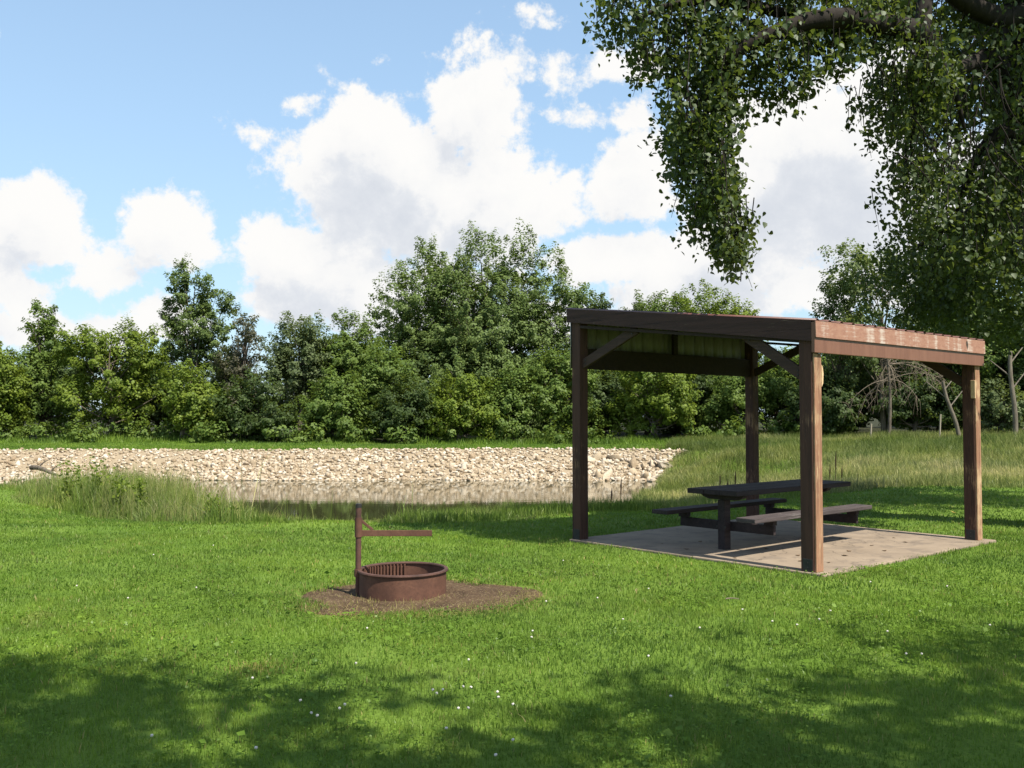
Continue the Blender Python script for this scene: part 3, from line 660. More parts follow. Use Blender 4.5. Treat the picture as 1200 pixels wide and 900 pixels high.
def grow(rng, lobes, nclump, per, clump_r, leaf, up=0.55, inner=0.5, squash=0.7):
    lobes = np.array(lobes, float); w = (lobes[:, 3] * lobes[:, 4] * lobes[:, 5]) ** (2 / 3); w /= w.sum()
    li = rng.choice(len(lobes), nclump, p=w); d = norm(rng.normal(size=(nclump, 3))); d[:, 2] = np.where(rng.random(nclump) < 0.25, np.abs(d[:, 2]), d[:, 2])
    r = inner + (1 - inner) * rng.random(nclump) ** 0.6
    C = lobes[li, :3] + d * r[:, None] * lobes[li, 3:6]
    cr = clump_r * (0.6 + 0.8 * rng.random(nclump))
    k = rng.poisson(per, nclump) + 2; idx = np.repeat(np.arange(nclump), k); n = len(idx)
    g = rng.normal(size=(n, 3)); g = g / np.maximum(1, np.linalg.norm(g, axis=1, keepdims=True) / 1.5)
    s = rng.random(n)
    P = C[idx] + g * (cr[idx] * (0.62 * (1 - 0.55 * s)))[:, None] * np.array([1, 1, squash]) + (d[idx] + np.array([0, 0, .3])) * (cr[idx] * (s * 1.5 - 0.5))[:, None]
    N = 0.8 * d[idx] + np.array([0, 0, up]) + 0.40 * rng.normal(size=(n, 3)) + 0.35 * g; Tn = rng.normal(size=(n, 3)) + np.array([0, 0, -0.4])
    sz = leaf * (0.65 + 0.7 * rng.random(n)); cl = rng.random(nclump)
    rnd = 0.45 * cl[idx] + 0.5 * rng.random(n)
    return P, N, Tn, sz, rnd, C
def make_tree(name, base, lobes, seed, mat, label, cat='tree', group=None, nclump=170, per=46, clump_r=0.5, leaf=0.2, trunk_r=0.16, bark=None, inner=0.5, limbs=40, fork=0.35, rz=0.0, bare=0, up=0.55, lean=0.0):
    rng = np.random.default_rng(seed)
    P, N, Tn, sz, rnd, C = grow(rng, lobes, nclump, per, clump_r, leaf, up, inner)
    keep = P[:, 2] > 0.05; P, N, Tn, sz, rnd = P[keep], N[keep], Tn[keep], sz[keep], rnd[keep]
    root = empty(name, base, rz, label, cat, group)
    link('crown', leaf_mesh('crown', P, N, Tn, sz, rnd), mat, root)
    L = np.array(lobes); top = (L[:, 2] + L[:, 5] * 0.6).max(); cx = np.average(L[:, :2], axis=0, weights=L[:, 3])
    tb_ = Tubes(); nseg = 9; tt = np.linspace(0, 1, nseg)
    tp = np.stack([cx[0] * tt ** 1.3 + 0.12 * np.sin(tt * 5 + seed), cx[1] * tt ** 1.3 + 0.12 * np.cos(tt * 4 + seed) - 0.12, -0.15 + (top * 0.92 + .15) * tt], 1)
    tp[0, :2] = 0; tb_.add(tp, trunk_r * (1.25 * (1 - tt) ** 1.0 + 0.12) , 8)
    for c in C[rng.choice(len(C), min(limbs, len(C)), replace=False)]:
        f = np.clip((c[2] / (top * 0.92)) * rng.uniform(0.45, 0.75), fork * 0.6, 0.9); i = f * (nseg - 1); a = tp[int(i)] + (tp[min(int(i) + 1, nseg - 1)] - tp[int(i)]) * (i - int(i))
        m_ = (a + c) / 2 + np.array([0, 0, -0.12 * np.linalg.norm(c - a)]) + rng.normal(size=3) * 0.12
        r0 = trunk_r * (1.1 - f) * 0.42 + 0.012; tb_.add(bez(a, m_, c, 6), np.linspace(r0, 0.012, 6), 5)
    for k in range(bare):
        c = C[rng.integers(len(C))]; c = c * np.array([1.12, 1.12, 1.0]) + rng.normal(size=3) * 0.3
        tb_.add(bez(tp[int(rng.integers(3, nseg - 1))], c * 0.6 + rng.normal(size=3) * .3, c, 7), np.linspace(0.035, 0.008, 7), 5)
    link('trunk', tb_.mesh('trunk'), bark or M_BARK, root)
    return root
FARGRP = 'trees in the wood beyond the pond'
def lobes_for(style, w, h, rng):
    """w half width, h height of the tree in metres"""
    L = []
    if style == 'bush':
        for k in range(6): L.append((rng.uniform(-.5, .5) * w, rng.uniform(-.4, .4) * w, h * rng.uniform(.22, .62), w * rng.uniform(.42, .6), w * rng.uniform(.4, .6), h * rng.uniform(.22, .34)))
        L.append((0, 0, h * .68, w * .5, w * .5, h * .3))
    elif style == 'round':
        L.append((0, 0, h * .6, w * .72, w * .7, h * .36))
        for k in range(7):
            a = rng.uniform(0, 6.28); L.append((math.cos(a) * w * .5, math.sin(a) * w * .45, h * rng.uniform(.25, .78), w * rng.uniform(.34, .5), w * rng.uniform(.34, .5), h * rng.uniform(.14, .22)))
    elif style == 'tall':
        for k in range(8):
            f = k / 7; r = w * (.95 - .62 * f); a = rng.uniform(0, 6.28)
            L.append((math.cos(a) * w * .3 * (1 - .5 * f), math.sin(a) * w * .3, h * (.2 + .68 * f), r * .8, r * .8, h * .14))
    elif style == 'spires':
        for (dx, t_, rr) in ((-.42, 1.0, .27), (-.2, .97, .24), (.36, .98, .27), (.78, .86, .22), (-.7, .80, .26), (.1, .76, .5), (.5, .68, .4), (-.45, .62, .42), (.15, .5, .6), (-.3, .36, .5), (.3, .3, .5), (-.85, .5, .2)):
            L.append((dx * w, rng.uniform(-.3, .3) * w, h * (t_ - .17), w * rr, w * rr, h * .18))
    elif style == 'airy':
        for k in range(20):
            L.append((rng.uniform(-.75, .75) * w, rng.uniform(-.5, .5) * w, h * rng.uniform(.35, .9), w * rng.uniform(.22, .36), w * rng.uniform(.22, .36), h * rng.uniform(.06, .11)))
    return L
# px, top y, depth, half width px, style, leaf colour, label, overrides
TREES = [
    (-20, 388, 46.5, 52, 'bush', 'yellow', 'bright green tree cut off by the left edge of the wood', {}),
    (48, 354, 49.5, 42, 'tall', 'mid', 'dark upright tree near the left end of the wood, left of a bright rounded one', {}),
    (130, 372, 47.5, 64, 'round', 'yellow', 'rounded yellow-green tree left of the tall slender poplar', {}),
    (228, 301, 57, 43, 'spires', 'far_cotton', 'tall slender grey-green poplar with two tops against the clouds on the left', dict(nclump=420, clump_r=0.36, inner=.3, trunk_r=.12)),
    (214, 424, 46.2, 56, 'bush', 'yellow', 'low bright green bushy tree in front of the slender poplar', {}),
    (284, 360, 52, 46, 'tall', 'brown', 'thin greyish tree with bare twigs right of the slender poplar', dict(nclump=110, bare=14, inner=.3)),
    (300, 436, 46.6, 46, 'bush', 'dark', 'low dark bush in front of the thin greyish tree', {}),
    (350, 360, 50.5, 50, 'round', 'grey', 'grey-green tree with dead branches in the middle of the left wood', dict(bare=12, inner=.35)),
    (410, 358, 51.5, 48, 'round', 'mid', 'leafy green tree just left of the giant cottonwood', {}),
    (392, 432, 46.8, 44, 'bush', 'mid', 'low green bush under the grey-green tree with dead branches', {}),
    (452, 402, 48.6, 42, 'round', 'mid', 'green tree at the lower left flank of the giant cottonwood', {}),
    (474, 446, 46.4, 40, 'bush', 'dark', 'dark bush at the foot of the giant cottonwood, on its left', {}),
    (540, 436, 46.3, 46, 'bush', 'yellow', 'bright green bush below the middle of the giant cottonwood', {}),
    (602, 428, 47.3, 38, 'bush', 'mid', 'green bush at the foot of the giant cottonwood, right of the bright bush', {}),
    (656, 408, 48, 46, 'round', 'mid', 'green tree left of the tall shelter post', {}),
    (706, 343, 53.5, 30, 'tall', 'dark', 'dark pointed tree peeking over the left corner of the shelter roof', {}),
    (758, 340, 55, 46, 'bush', 'grey', 'grey-green treetop above the left half of the shelter roof', {}),
    (768, 402, 47.6, 56, 'round', 'yellow', 'bright leafy tree seen through the shelter below its header beam', dict(inner=.6)),
    (826, 328, 52, 66, 'bush', 'yellow', 'bright green treetop above the shelter roof below the hanging branch', {}),
    (868, 424, 47.6, 46, 'round', 'mid', 'green tree behind the back shelter post', {}),
    (930, 404, 50, 50, 'round', 'mid', 'green tree seen between the back post and the near post', {}),
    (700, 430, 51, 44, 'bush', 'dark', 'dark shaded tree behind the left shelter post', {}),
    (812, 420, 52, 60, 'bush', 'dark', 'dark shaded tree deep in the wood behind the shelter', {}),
    (984, 342, 45, 36, 'airy', 'pale', 'small airy light green tree above the near corner of the roof', dict(nclump=140, clump_r=.36, per=44, trunk_r=.07)),
    (1036, 280, 44, 66, 'airy', 'pale', 'tall airy pale green tree rising behind the reddish fascia', dict(nclump=380, clump_r=.36, per=46, trunk_r=.10)),
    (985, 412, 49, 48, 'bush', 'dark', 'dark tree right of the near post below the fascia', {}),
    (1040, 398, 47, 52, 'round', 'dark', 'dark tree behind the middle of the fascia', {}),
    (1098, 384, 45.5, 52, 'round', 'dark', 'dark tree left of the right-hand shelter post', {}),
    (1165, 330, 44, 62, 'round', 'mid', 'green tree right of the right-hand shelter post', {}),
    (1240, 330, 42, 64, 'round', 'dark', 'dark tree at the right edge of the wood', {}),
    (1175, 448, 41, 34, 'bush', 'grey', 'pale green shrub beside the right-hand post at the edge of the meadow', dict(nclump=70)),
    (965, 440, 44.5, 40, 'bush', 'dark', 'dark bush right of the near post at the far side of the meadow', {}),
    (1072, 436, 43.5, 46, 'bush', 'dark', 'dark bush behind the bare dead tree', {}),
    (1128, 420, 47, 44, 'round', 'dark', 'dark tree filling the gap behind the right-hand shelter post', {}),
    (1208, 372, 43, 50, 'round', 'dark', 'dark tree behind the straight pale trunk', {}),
    (1122, 308, 46, 56, 'round', 'mid', 'tall green tree behind the right end of the fascia', {}),
    (795, 336, 54, 56, 'round', 'mid', 'green treetop in the middle above the shelter roof', {}),
    (862, 340, 53.5, 40, 'round', 'yellow', 'bright rounded treetop above the roof just under the tip of the hanging branch', {}),
    (-110, 370, 49, 60, 'round', 'mid', 'green tree beyond the left end of the view', {}),
]
for i, (px, ty, d, hw, st, mt, lb, ov) in enumerate(TREES):
    rng = np.random.default_rng(100 + i); p = at(px, 500, d); b = np.array([p[0], d, float(gz(p[0], d))])
    h = at(px, ty, d)[2] - b[2]; w = hw / FPX * d
    kw = dict(nclump=int(90 + 25 * w * h / 2.2), per=88, clump_r=0.42, leaf=0.125, trunk_r=0.05 + h * 0.011); kw.update(ov)
    make_tree('poplar_tree' if st == 'spires' else ('shrub' if st == 'bush' and h < 4.4 else 'broadleaf_tree'), b, lobes_for(st, w * 1.04, h * 0.985, rng), 300 + i, M_LEAF[mt], lb, 'shrub' if st == 'bush' and h < 4.4 else 'tree', FARGRP, **kw)
# giant cottonwood
d = 55; p = at(562, 500, d); b = np.array([p[0], d, float(gz(p[0], d))]); L = []
rng = np.random.default_rng(77)
for (px, ty, hwp, hh) in ((560, 262, 34, 70), (505, 274, 32, 75), (530, 290, 34, 80), (608, 270, 34, 72), (645, 292, 30, 70), (676, 312, 24, 60), (455, 322, 27, 50), (482, 300, 26, 60), (585, 320, 60, 90), (520, 350, 60, 90), (640, 370, 48, 80), (470, 375, 42, 60), (560, 400, 90, 80), (615, 430, 60, 60), (560, 300, 95, 110), (520, 330, 70, 110), (620, 330, 60, 100)):
    z1 = at(px, ty, d)[2] - b[2]; hz_ = hh / FPX * d
    L.append(((px - 562) / FPX * d, rng.uniform(-1.6, 1.6), z1 - hz_, hwp / FPX * d, hwp / FPX * d * 1.15, hz_))
make_tree('cottonwood_tree', b, L, 777, M_LEAF['far_cotton'], 'giant broad-crowned cottonwood towering over the wood behind the pond', 'tree', FARGRP, nclump=3300, per=66, clump_r=0.40, leaf=0.128, trunk_r=0.22, bark=M_BARKPALE, limbs=90, inner=.4)

# dark trees deeper in the wood, copies from the front, shade put in by darker leaf colour
def copy_tree(src, loc, rz, sc_, label, group):
    r = src.copy(); COL.objects.link(r); r.location = loc; r.rotation_euler = (0, 0, rz); r.scale = sc_; r['label'] = label; r['group'] = group; r['category'] = 'tree'; r.name = 'broadleaf_tree'
    for ch in list(src.children):
        c = ch.copy(); COL.objects.link(c); c.parent = r
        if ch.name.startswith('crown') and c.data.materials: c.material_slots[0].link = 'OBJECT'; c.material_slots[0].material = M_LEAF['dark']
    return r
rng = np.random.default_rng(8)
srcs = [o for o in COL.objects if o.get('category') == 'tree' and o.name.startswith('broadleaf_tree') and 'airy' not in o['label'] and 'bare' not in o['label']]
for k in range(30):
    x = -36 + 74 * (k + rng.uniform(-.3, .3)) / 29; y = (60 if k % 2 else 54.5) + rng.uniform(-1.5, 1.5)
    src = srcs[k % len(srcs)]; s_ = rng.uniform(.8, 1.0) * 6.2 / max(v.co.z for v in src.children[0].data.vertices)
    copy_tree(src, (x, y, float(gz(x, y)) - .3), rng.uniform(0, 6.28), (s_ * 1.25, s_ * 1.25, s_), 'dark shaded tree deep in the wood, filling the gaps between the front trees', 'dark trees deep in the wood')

# bare dead tree behind the fascia and a leaning pale trunk
dd = 40; p = at(1041, 505, dd); dt = empty('dead_tree', (p[0], dd, float(gz(p[0], dd))), 0, 'bare dead tree with drooping tan branches below the fascia', 'tree', None)
rng = np.random.default_rng(5); tb_ = Tubes(); tt = np.linspace(0, 1, 8); tp = np.stack([0.1 * np.sin(tt * 4), 0 * tt, -0.1 + 4.6 * tt], 1); tb_.add(tp, 0.085 - 0.05 * tt, 7); link('trunk', tb_.mesh('trunk'), M_BARK, dt)
for k in range(16):
    tb_ = Tubes(); a = tp[int(rng.integers(4, 8))]; dx = rng.uniform(-2.0, 2.6); e = a + np.array([dx, rng.uniform(-.8, .8), rng.uniform(-1.6, .3)])
    cr_ = bez(a, (a + e) / 2 + np.array([0, 0, .6]), e, 9); tb_.add(cr_, np.linspace(.022, .006, 9), 5)
    for q_ in range(14):
        s_ = cr_[int(rng.integers(3, 9))]; e2 = s_ + np.array([rng.uniform(-.5, .5), rng.uniform(-.3, .3), rng.uniform(-.9, .1)]); tb_.add(bez(s_, (s_ + e2) / 2 + rng.normal(size=3) * .1, e2, 5), np.linspace(.008, .004, 5), 4)
    link('bare_branch', tb_.mesh('bare_branch'), M_OLDWOOD, dt)
for (x0p, y0p, x1p, y1p, d_, r0, lb) in ((1124, 494, 1108, 456, 39, .09, 'leaning pale dead trunk left of the right-hand shelter post'), (1189, 494, 1185, 425, 39, .11, 'straight pale tree trunk near the right edge of the photo')):
    a = at(x0p, y0p, d_); e = at(x1p, y1p, d_); gb = float(gz(a[0], d_)); tb_ = Tubes(); n_ = 8; t_ = np.linspace(0, 1, n_)[:, None]
    st_ = np.array([a[0], d_, gb - .1]); pl = st_ + (e - st_) * t_ * 1.15; pl[:, 0] += .06 * np.sin(np.linspace(0, 6, n_)); pl -= np.array([a[0], d_, gb]); tb_.add(pl, np.linspace(r0, r0 * .7, n_), 9)
    for k in range(3):
        s_ = pl[4 + k]; e2 = s_ + np.array([(-1) ** k * .7, .3, .7]); tb_.add(bez(s_, (s_ + e2) / 2, e2, 5), np.linspace(r0 * .35, .02, 5), 6)
    o = link('bare_trunk', tb_.mesh('bare_trunk'), M_BARKPALE); o.location = (a[0], d_, gb); prop(o, lb, 'tree trunk')

# ------------------------------------------------------------------ the big cottonwood whose branches hang into the frame
TRK = np.array([8.15, 13.4]); tz = float(gz(*TRK))
oc = empty('overhanging_cottonwood', (TRK[0], TRK[1], tz), 0, 'large near cottonwood with leafy branches hanging down over the shelter from the top right', 'tree')
OFF = np.array([TRK[0], TRK[1], tz])
trunk_pts = np.array([(0, 0, -.2), (-.05, -.05, 1.5), (-.35, -.1, 3.5), (-.78, -.3, 5.4), (-.98, -.6, 7.2), (-1.0, -.9, 9.5), (-.6, -.8, 12)]) + OFF
tb_ = Tubes(); tb_.add(trunk_pts - OFF, [.62, .48, .43, .40, .36, .26, .1], 14)
D0 = 11.3
def w3(px, py, d=D0): return at(px, py, d)
limbs = [  # polylines of the visible limbs: (px, py, depth) and radii
    ([trunk_pts[3], w3(1165, 62, 12.4), w3(1135, 76, 12.0), w3(1105, 88, 11.6)], (.17, .13, .11, .08)),
    ([trunk_pts[4], w3(1168, 22, 12.2), w3(1128, 2, 11.8), w3(1088, -30, 11.5)], (.16, .14, .12, .10)),
    ([w3(1088, -60, 11.6), w3(1084, 0, 11.4), w3(1080, 38, 11.3), w3(1096, 66, 11.4), w3(1118, 100, 11.6), w3(1130, 150, 11.7)], (.11, .10, .10, .075, .05, .02)),
    ([w3(1080, 38, 11.3), w3(1030, 28, 10.8), w3(985, 20, 10.4), w3(945, 24, 10.25), w3(905, 40, 10.2), w3(868, 56, 10.2), w3(838, 82, 10.3), w3(825, 130, 10.6), w3(835, 190, 10.6)], (.14, .125, .115, .10, .09, .075, .055, .03, .012)),
    ([w3(945, 24, 10.9), w3(890, 8, 10.7), w3(840, 0, 10.5), w3(780, 5, 10.4), w3(740, 25, 10.3)], (.07, .06, .05, .03, .012)),
    ([w3(905, 40, 10.8), w3(868, 25, 11.2), w3(850, -20, 11.4)], (.05, .04, .02)),
    ([w3(868, 56, 10.7), w3(852, 100, 10.7), w3(856, 170, 10.7), w3(865, 230, 10.7), w3(870, 280, 10.7), w3(868, 330, 10.7)], (.05, .035, .025, .02, .014, .006)),
    ([w3(1096, 66, 11.4), w3(1080, 110, 11.3), w3(1066, 170, 11.3), w3(1072, 240, 11.5)], (.035, .028, .02, .006)),
    ([trunk_pts[2], w3(1190, 238, 14.5), w3(1130, 250, 15.5), w3(1075, 290, 16.5)], (.22, .16, .1, .03)),
    ([trunk_pts[3], w3(1170, 150, 12.6), w3(1140, 190, 12.6), w3(1120, 250, 12.8)], (.12, .09, .06, .02)),
    ([trunk_pts[5], w3(1000, -200, 11.4), w3(880, -160, 11.0), w3(780, -60, 10.6)], (.2, .15, .1, .03)),
    ([trunk_pts[4], np.array([10.5, 14, 8.5]), np.array([12, 15, 9.5])], (.2, .12, .04)),
    ([trunk_pts[4], np.array([8.6, 16.5, 8.0]), np.array([8.8, 18.5, 8.5])], (.2, .12, .04)),
]
for pts, rad in limbs:
    pts = np.array(pts) - OFF; n = len(pts); t0 = np.arange(n); t1 = np.linspace(0, n - 1, n * 4)
    sm = np.stack([np.interp(t1, t0, pts[:, k]) for k in range(3)], 1)
    for _ in range(3): sm[1:-1] = (sm[:-2] + 2 * sm[1:-1] + sm[2:]) / 4
    tb_.add(sm, np.interp(t1, t0, rad), 9)
rgt = np.random.default_rng(12)
for k in range(46):
    a = w3(rgt.uniform(1050, 1190), rgt.uniform(20, 190), rgt.uniform(10.6, 12)) - OFF; e = a + np.array([rgt.normal() * .25, rgt.normal() * .2, -rgt.uniform(.25, .8)]); tb_.add(bez(a, (a + e) / 2 + rgt.normal(size=3) * .1, e, 6), np.linspace(.011, .003, 6), 5)
# leafy hanging twigs; outline drawn as an area of the X-Z plane, filled through a depth of some metres
rng = np.random.default_rng(42)
def in_poly(x, y, poly):
    ins = np.zeros(len(x), bool); n = len(poly)
    for i in range(n):
        (x0, y0), (x1, y1) = poly[i], poly[(i + 1) % n]
        ins ^= ((y0 > y) != (y1 > y)) & (x < (x1 - x0) * (y - y0) / (y1 - y0 + 1e-9) + x0)
    return ins
LEFTP = [(700, -60), (704, 22), (742, 66), (756, 100), (778, 124), (786, 180), (800, 215), (804, 245), (818, 268), (836, 282), (850, 300), (868, 300), (868, 280), (860, 250), (856, 205), (866, 175), (864, 140), (876, 100), (915, 128), (945, 108), (975, 98), (1000, 76), (1010, 60), (1015, -60)]
RIGHTP = [(995, -60), (1000, 60), (1014, 92), (1020, 130), (1022, 158), (1040, 178), (1052, 240), (1068, 280), (1092, 300), (1118, 330), (1140, 330), (1240, 330), (1240, -60)]
HOLES = [(1010, 60, 13, 20), (1112, 20, 20, 22), (1152, 46, 22, 20), (893, 70, 10, 14), (878, 122, 7, 14), (860, 28, 9, 8), (955, 66, 16, 8), (1046, 48, 8, 8), (1092, 170, 9, 12), (1170, 130, 14, 9), (1120, 200, 8, 8), (1195, 150, 10, 9), (1192, 34, 26, 48)]
starts = []
def scatter(poly, n, d0, dv, lim=None):
    xs = np.array([p_[0] for p_ in poly]); ys = np.array([p_[1] for p_ in poly])
    px = rng.uniform(xs.min(), xs.max(), n * 5); py = rng.uniform(ys.min(), ys.max(), n * 5)
    k = in_poly(px, py, poly)
    for (hx, hy, ha, hb) in HOLES: k &= ((px - hx) / ha) ** 2 + ((py - hy) / hb) ** 2 > rng.uniform(.4, 1.1, len(px))
    k &= rng.random(len(px)) < sstep(.30, .52, .6 * vnoise(px, py, 30, 90) + .4 * vnoise(px, py, 13, 91)) * .95 + .05
    px, py = px[k][:n], py[k][:n]; r = np.stack([at(a, b_, d0) for a, b_ in zip(px, py)])
    r[:, 1] += rng.normal(size=len(r)) * dv; return r
PL, NL, TL, SL, RL = [], [], [], [], []
def twigs(S, lmin, lmax, nl, size, wood=0.55):
    for s_ in S:
        l = rng.uniform(lmin, lmax); sway = rng.normal(size=2) * .10; k = max(4, int(nl * l)); t = np.linspace(0, 1, 5)[:, None]
        pth = s_ + t * np.array([sway[0], sway[1], 0]) + np.array([0, 0, 1.0]) * (-l * t + .10 * t * (1 - t)) + np.array([0, 0, l * .5])
        if rng.random() < wood: tb_.add(np.concatenate([[pth[0] + np.array([rng.normal() * .05, rng.normal() * .05, .28])], pth]) - OFF, np.linspace(.006, .002, 6), 4)
        u = rng.random(k); c = np.stack([np.interp(u, t[:, 0], pth[:, j]) for j in range(3)], 1) + rng.normal(size=(k, 3)) * np.array([.075, .075, .045])
        PL.append(c); NL.append(rng.normal(size=(k, 3)) * .75 + np.array([.25, -.35, .45])); TL.append(rng.normal(size=(k, 3)) * .5 + np.array([0, 0, -1.0]))
        SL.append(size * rng.uniform(.5, 1.35, k)); RL.append(.5 * rng.random(k) + .35 * rng.random())
twigs(scatter(LEFTP, 800, 10.7, .35), .14, .40, 66, .062)
twigs(scatter(RIGHTP, 900, 12.4, .45), .14, .40, 64, .066)
sub = [(775, 60), (860, 60), (850, 200), (845, 280), (812, 250), (785, 150)]
twigs(scatter(sub, 200, 10.5, .4), .2, .45, 60, .058)
twigs(scatter([(1030, -20), (1060, 20), (1110, 70), (1140, 110), (1080, 110), (1020, 60)], 90, 10.9, .2), .15, .4, 60, .06)
strand = [(838, 270), (866, 262), (890, 266), (868, 292), (872, 326), (856, 324), (842, 300)]
twigs(scatter(strand, 60, 10.6, .2), .12, .3, 70, .058)
twigs(scatter([(1020, 70), (1075, 90), (1110, 100), (1115, 300), (1075, 260), (1050, 200)], 110, 11.1, .3), .2, .55, 52, .06)
low = [(1066, 285), (1020, 330), (1060, 352), (1090, 392), (1180, 410), (1260, 400), (1260, 240), (1090, 250)]
twigs(scatter(low, 1000, 16.8, 1.3), .3, .8, 44, .07, .1)
# upper and rear crown out of the frame: keeps the low branches in shade and shades the lawn behind the shelter
up_lobes = [(7.2, 14.2, 9.4, 3.6, 3.0, 2.2), (9.6, 15.5, 9.0, 3.2, 3.2, 2.6), (9.6, 16.4, 7.2, 2.6, 2.4, 1.7), (7.6, 10.6, 9.2, 1.8, 1.2, 1.0), (8.2, 14.5, 12.2, 3.0, 3.0, 2.2), (11.5, 15.5, 6.5, 2.4, 2.6, 2.2)]
P, N, Tn, sz, rnd, C = grow(rng, up_lobes, 800, 90, .5, .095, inner=.35)
kp = P[:, 2] > 3.0
link('crown', leaf_mesh('crown', np.concatenate(PL) - OFF, np.concatenate(NL), np.concatenate(TL), np.concatenate(SL), np.concatenate(RL), HEART), M_LEAF['cotton'], oc)
link('crown', leaf_mesh('upper_crown', P[kp] - OFF, N[kp], Tn[kp], sz[kp], rnd[kp]), M_LEAF['cotton'], oc)
link('trunk', tb_.mesh('trunk'), M_BARKDARK, oc)

# two trees standing behind the viewpoint: their shade lies across the foreground lawn
for (x, y, lobes, sd, lb) in (
    (7.9, -1.2, [(-1.1, 2.0, 8.8, 1.7, 1.25, 1.2), (.6, 2.2, 9.2, 1.7, 1.3, 1.2), (-2.9, .9, 8.6, .9, .7, .7), (.4, .6, 8.4, 2.2, 1.5, 1.6), (-1.7, .9, 9.4, 1.5, .9, 1.0), (2.4, 1.6, 9.2, 1.8, 1.6, 1.4)], 901, 'tree standing behind the viewpoint, its shade on the lawn below the shelter'),
    (1.9, -1.7, [(-.2, 2.1, 8.8, 1.3, 1.0, .9), (-1.2, 2.6, 9.0, .9, .8, .7), (2.4, 1.35, 8.7, 1.7, .8, .9), (.5, .7, 8.4, 2.4, .9, 1.3), (-1.6, 1.2, 8.9, 1.6, 1.2, 1.1), (3.4, .9, 8.4, 1.0, .6, .7), (1.7, 2.2, 9.6, .5, .35, .3)], 902, 'tree standing behind the viewpoint, its shade on the lawn left of the fire ring')):
    make_tree('shade_tree', (x, y, 0), lobes, sd, M_LEAF['cotton'], lb, 'tree', None, nclump=180, per=36, clump_r=.40, leaf=.14, trunk_r=.26, bark=M_BARKDARK, limbs=40, inner=.1)

# ------------------------------------------------------------------ rocks on the far bank
rng = np.random.default_rng(11)
def rock_proto(seed, sub=2):
    r = np.random.default_rng(seed); b = bmesh.new(); bmesh.ops.create_icosphere(b, subdivisions=sub, radius=1)
    v = np.array([x.co[:] for x in b.verts])
    for k in range(13):
        n = norm(r.normal(size=3)); lim = r.uniform(.38, .72); dd_ = v @ n; v -= np.where(dd_ > lim, dd_ - lim, 0)[:, None] * n
    v += r.normal(size=v.shape) * .015; v *= np.array([1, r.uniform(.6, .95), r.uniform(.4, .7)]) * 1.35
    f = np.array([[q_.index for q_ in fc.verts] for fc in b.faces]); b.free(); return v, f
PROTO = [rock_proto(60 + k) for k in range(9)]; PROTO1 = [rock_proto(80 + k, 1) for k in range(9)]
pts = []
while len(pts) < 15000:
    x = rng.uniform(-26, 7.5, 4000); y = rng.uniform(23, 37.6, 4000); k = (rocky(x, y) > .45) & (rng.random(4000) < np.where(x < -12, .55, 1)) & ((wob(x, y) > -.25) | (x < -12))
    pts += list(zip(x[k], y[k]))
pts = np.array(pts[:15000]); sizes = .04 + .095 * rng.random(len(pts)) ** 2.4
big_i = rng.choice(len(pts), 330, replace=False); sizes[big_i] = rng.uniform(.11, .19, 330)
rt = pts[:, 0] > 2.0; rsel = np.where(rt)[0]; rsel = rng.choice(rsel, min(20, len(rsel)), replace=False); sizes[rsel] = rng.uniform(.16, .33, len(rsel))
top_ = wob(pts[:, 0], pts[:, 1]) > 1.9; sizes[top_] = np.minimum(sizes[top_], .09)
inview = (np.abs(pts[:, 0] / pts[:, 1]) < .56); order = np.argsort(-np.where(inview, sizes, 0)); ind = order[:290]; rest = order[290:]
zz = gz(pts[:, 0], pts[:, 1])
def rot(r):
    q_ = r.normal(size=4); q_ /= np.linalg.norm(q_); a, b_, c, d_ = q_
    return np.array([[1 - 2 * (c * c + d_ * d_), 2 * (b_ * c - d_ * a), 2 * (b_ * d_ + c * a)], [2 * (b_ * c + d_ * a), 1 - 2 * (b_ * b_ + d_ * d_), 2 * (c * d_ - b_ * a)], [2 * (b_ * d_ - c * a), 2 * (c * d_ + b_ * a), 1 - 2 * (b_ * b_ + c * c)]])
V, Fc, Rn, off_ = [], [], [], 0
for i in rest:
    v, f = PROTO1[i % 9]; vv = (v @ rot(rng).T) * sizes[i] * np.array([1.15, 1, .85]) + np.array([pts[i, 0], pts[i, 1], zz[i] + sizes[i] * .25])
    V.append(vv); Fc.append(f + off_); off_ += len(v); Rn.append(np.full(len(f), rng.random()))
prop(link('riprap', np_mesh('riprap', np.concatenate(V), [np.concatenate(Fc)], {'rnd': ('FACE', np.concatenate(Rn))}), M_ROCK), 'pale tan limestone rubble covering the far bank of the pond', 'rubble', None, 'stuff')
pm = [np_mesh('rock', v, [f]) for v, f in PROTO]
for m_ in pm: m_.materials.append(M_ROCK)
for i in ind:
    o = bpy.data.objects.new('rock', pm[i % 9]); COL.objects.link(o); s_ = sizes[i]
    o.location = (pts[i, 0], pts[i, 1], zz[i] + s_ * .12); o.rotation_euler = rng.uniform(0, 6.28, 3); o.scale = (s_ * 1.15, s_, s_ * .9)
    x = pts[i, 0]
    if x > 2.0: prop(o, 'big pale boulder at the right end of the rock bank by the grass', 'rock', 'boulders at the right end of the rock bank')
    elif x < -12: prop(o, 'pale rock on the stony ground left of the pond', 'rock', 'rocks on the left stony ground')
    else: prop(o, 'larger pale rock among the rubble along the far waterline', 'rock', 'larger rocks along the far bank')
a = at(37, 536, 33); e = at(68, 543, 32.2); tb_ = Tubes(); pl = np.linspace(a, e, 8); pl[:, 2] += .05 * np.sin(np.linspace(0, 5, 8)); c0 = pl.mean(0); tb_.add(pl - c0, [.09, .085, .08, .075, .07, .06, .05, .03], 8)
for k in (2, 5): tb_.add(bez(pl[k] - c0, pl[k] - c0 + np.array([.1, 0, .2]), pl[k] - c0 + np.array([.35, .1, .3]), 5), np.linspace(.035, .01, 5), 5)
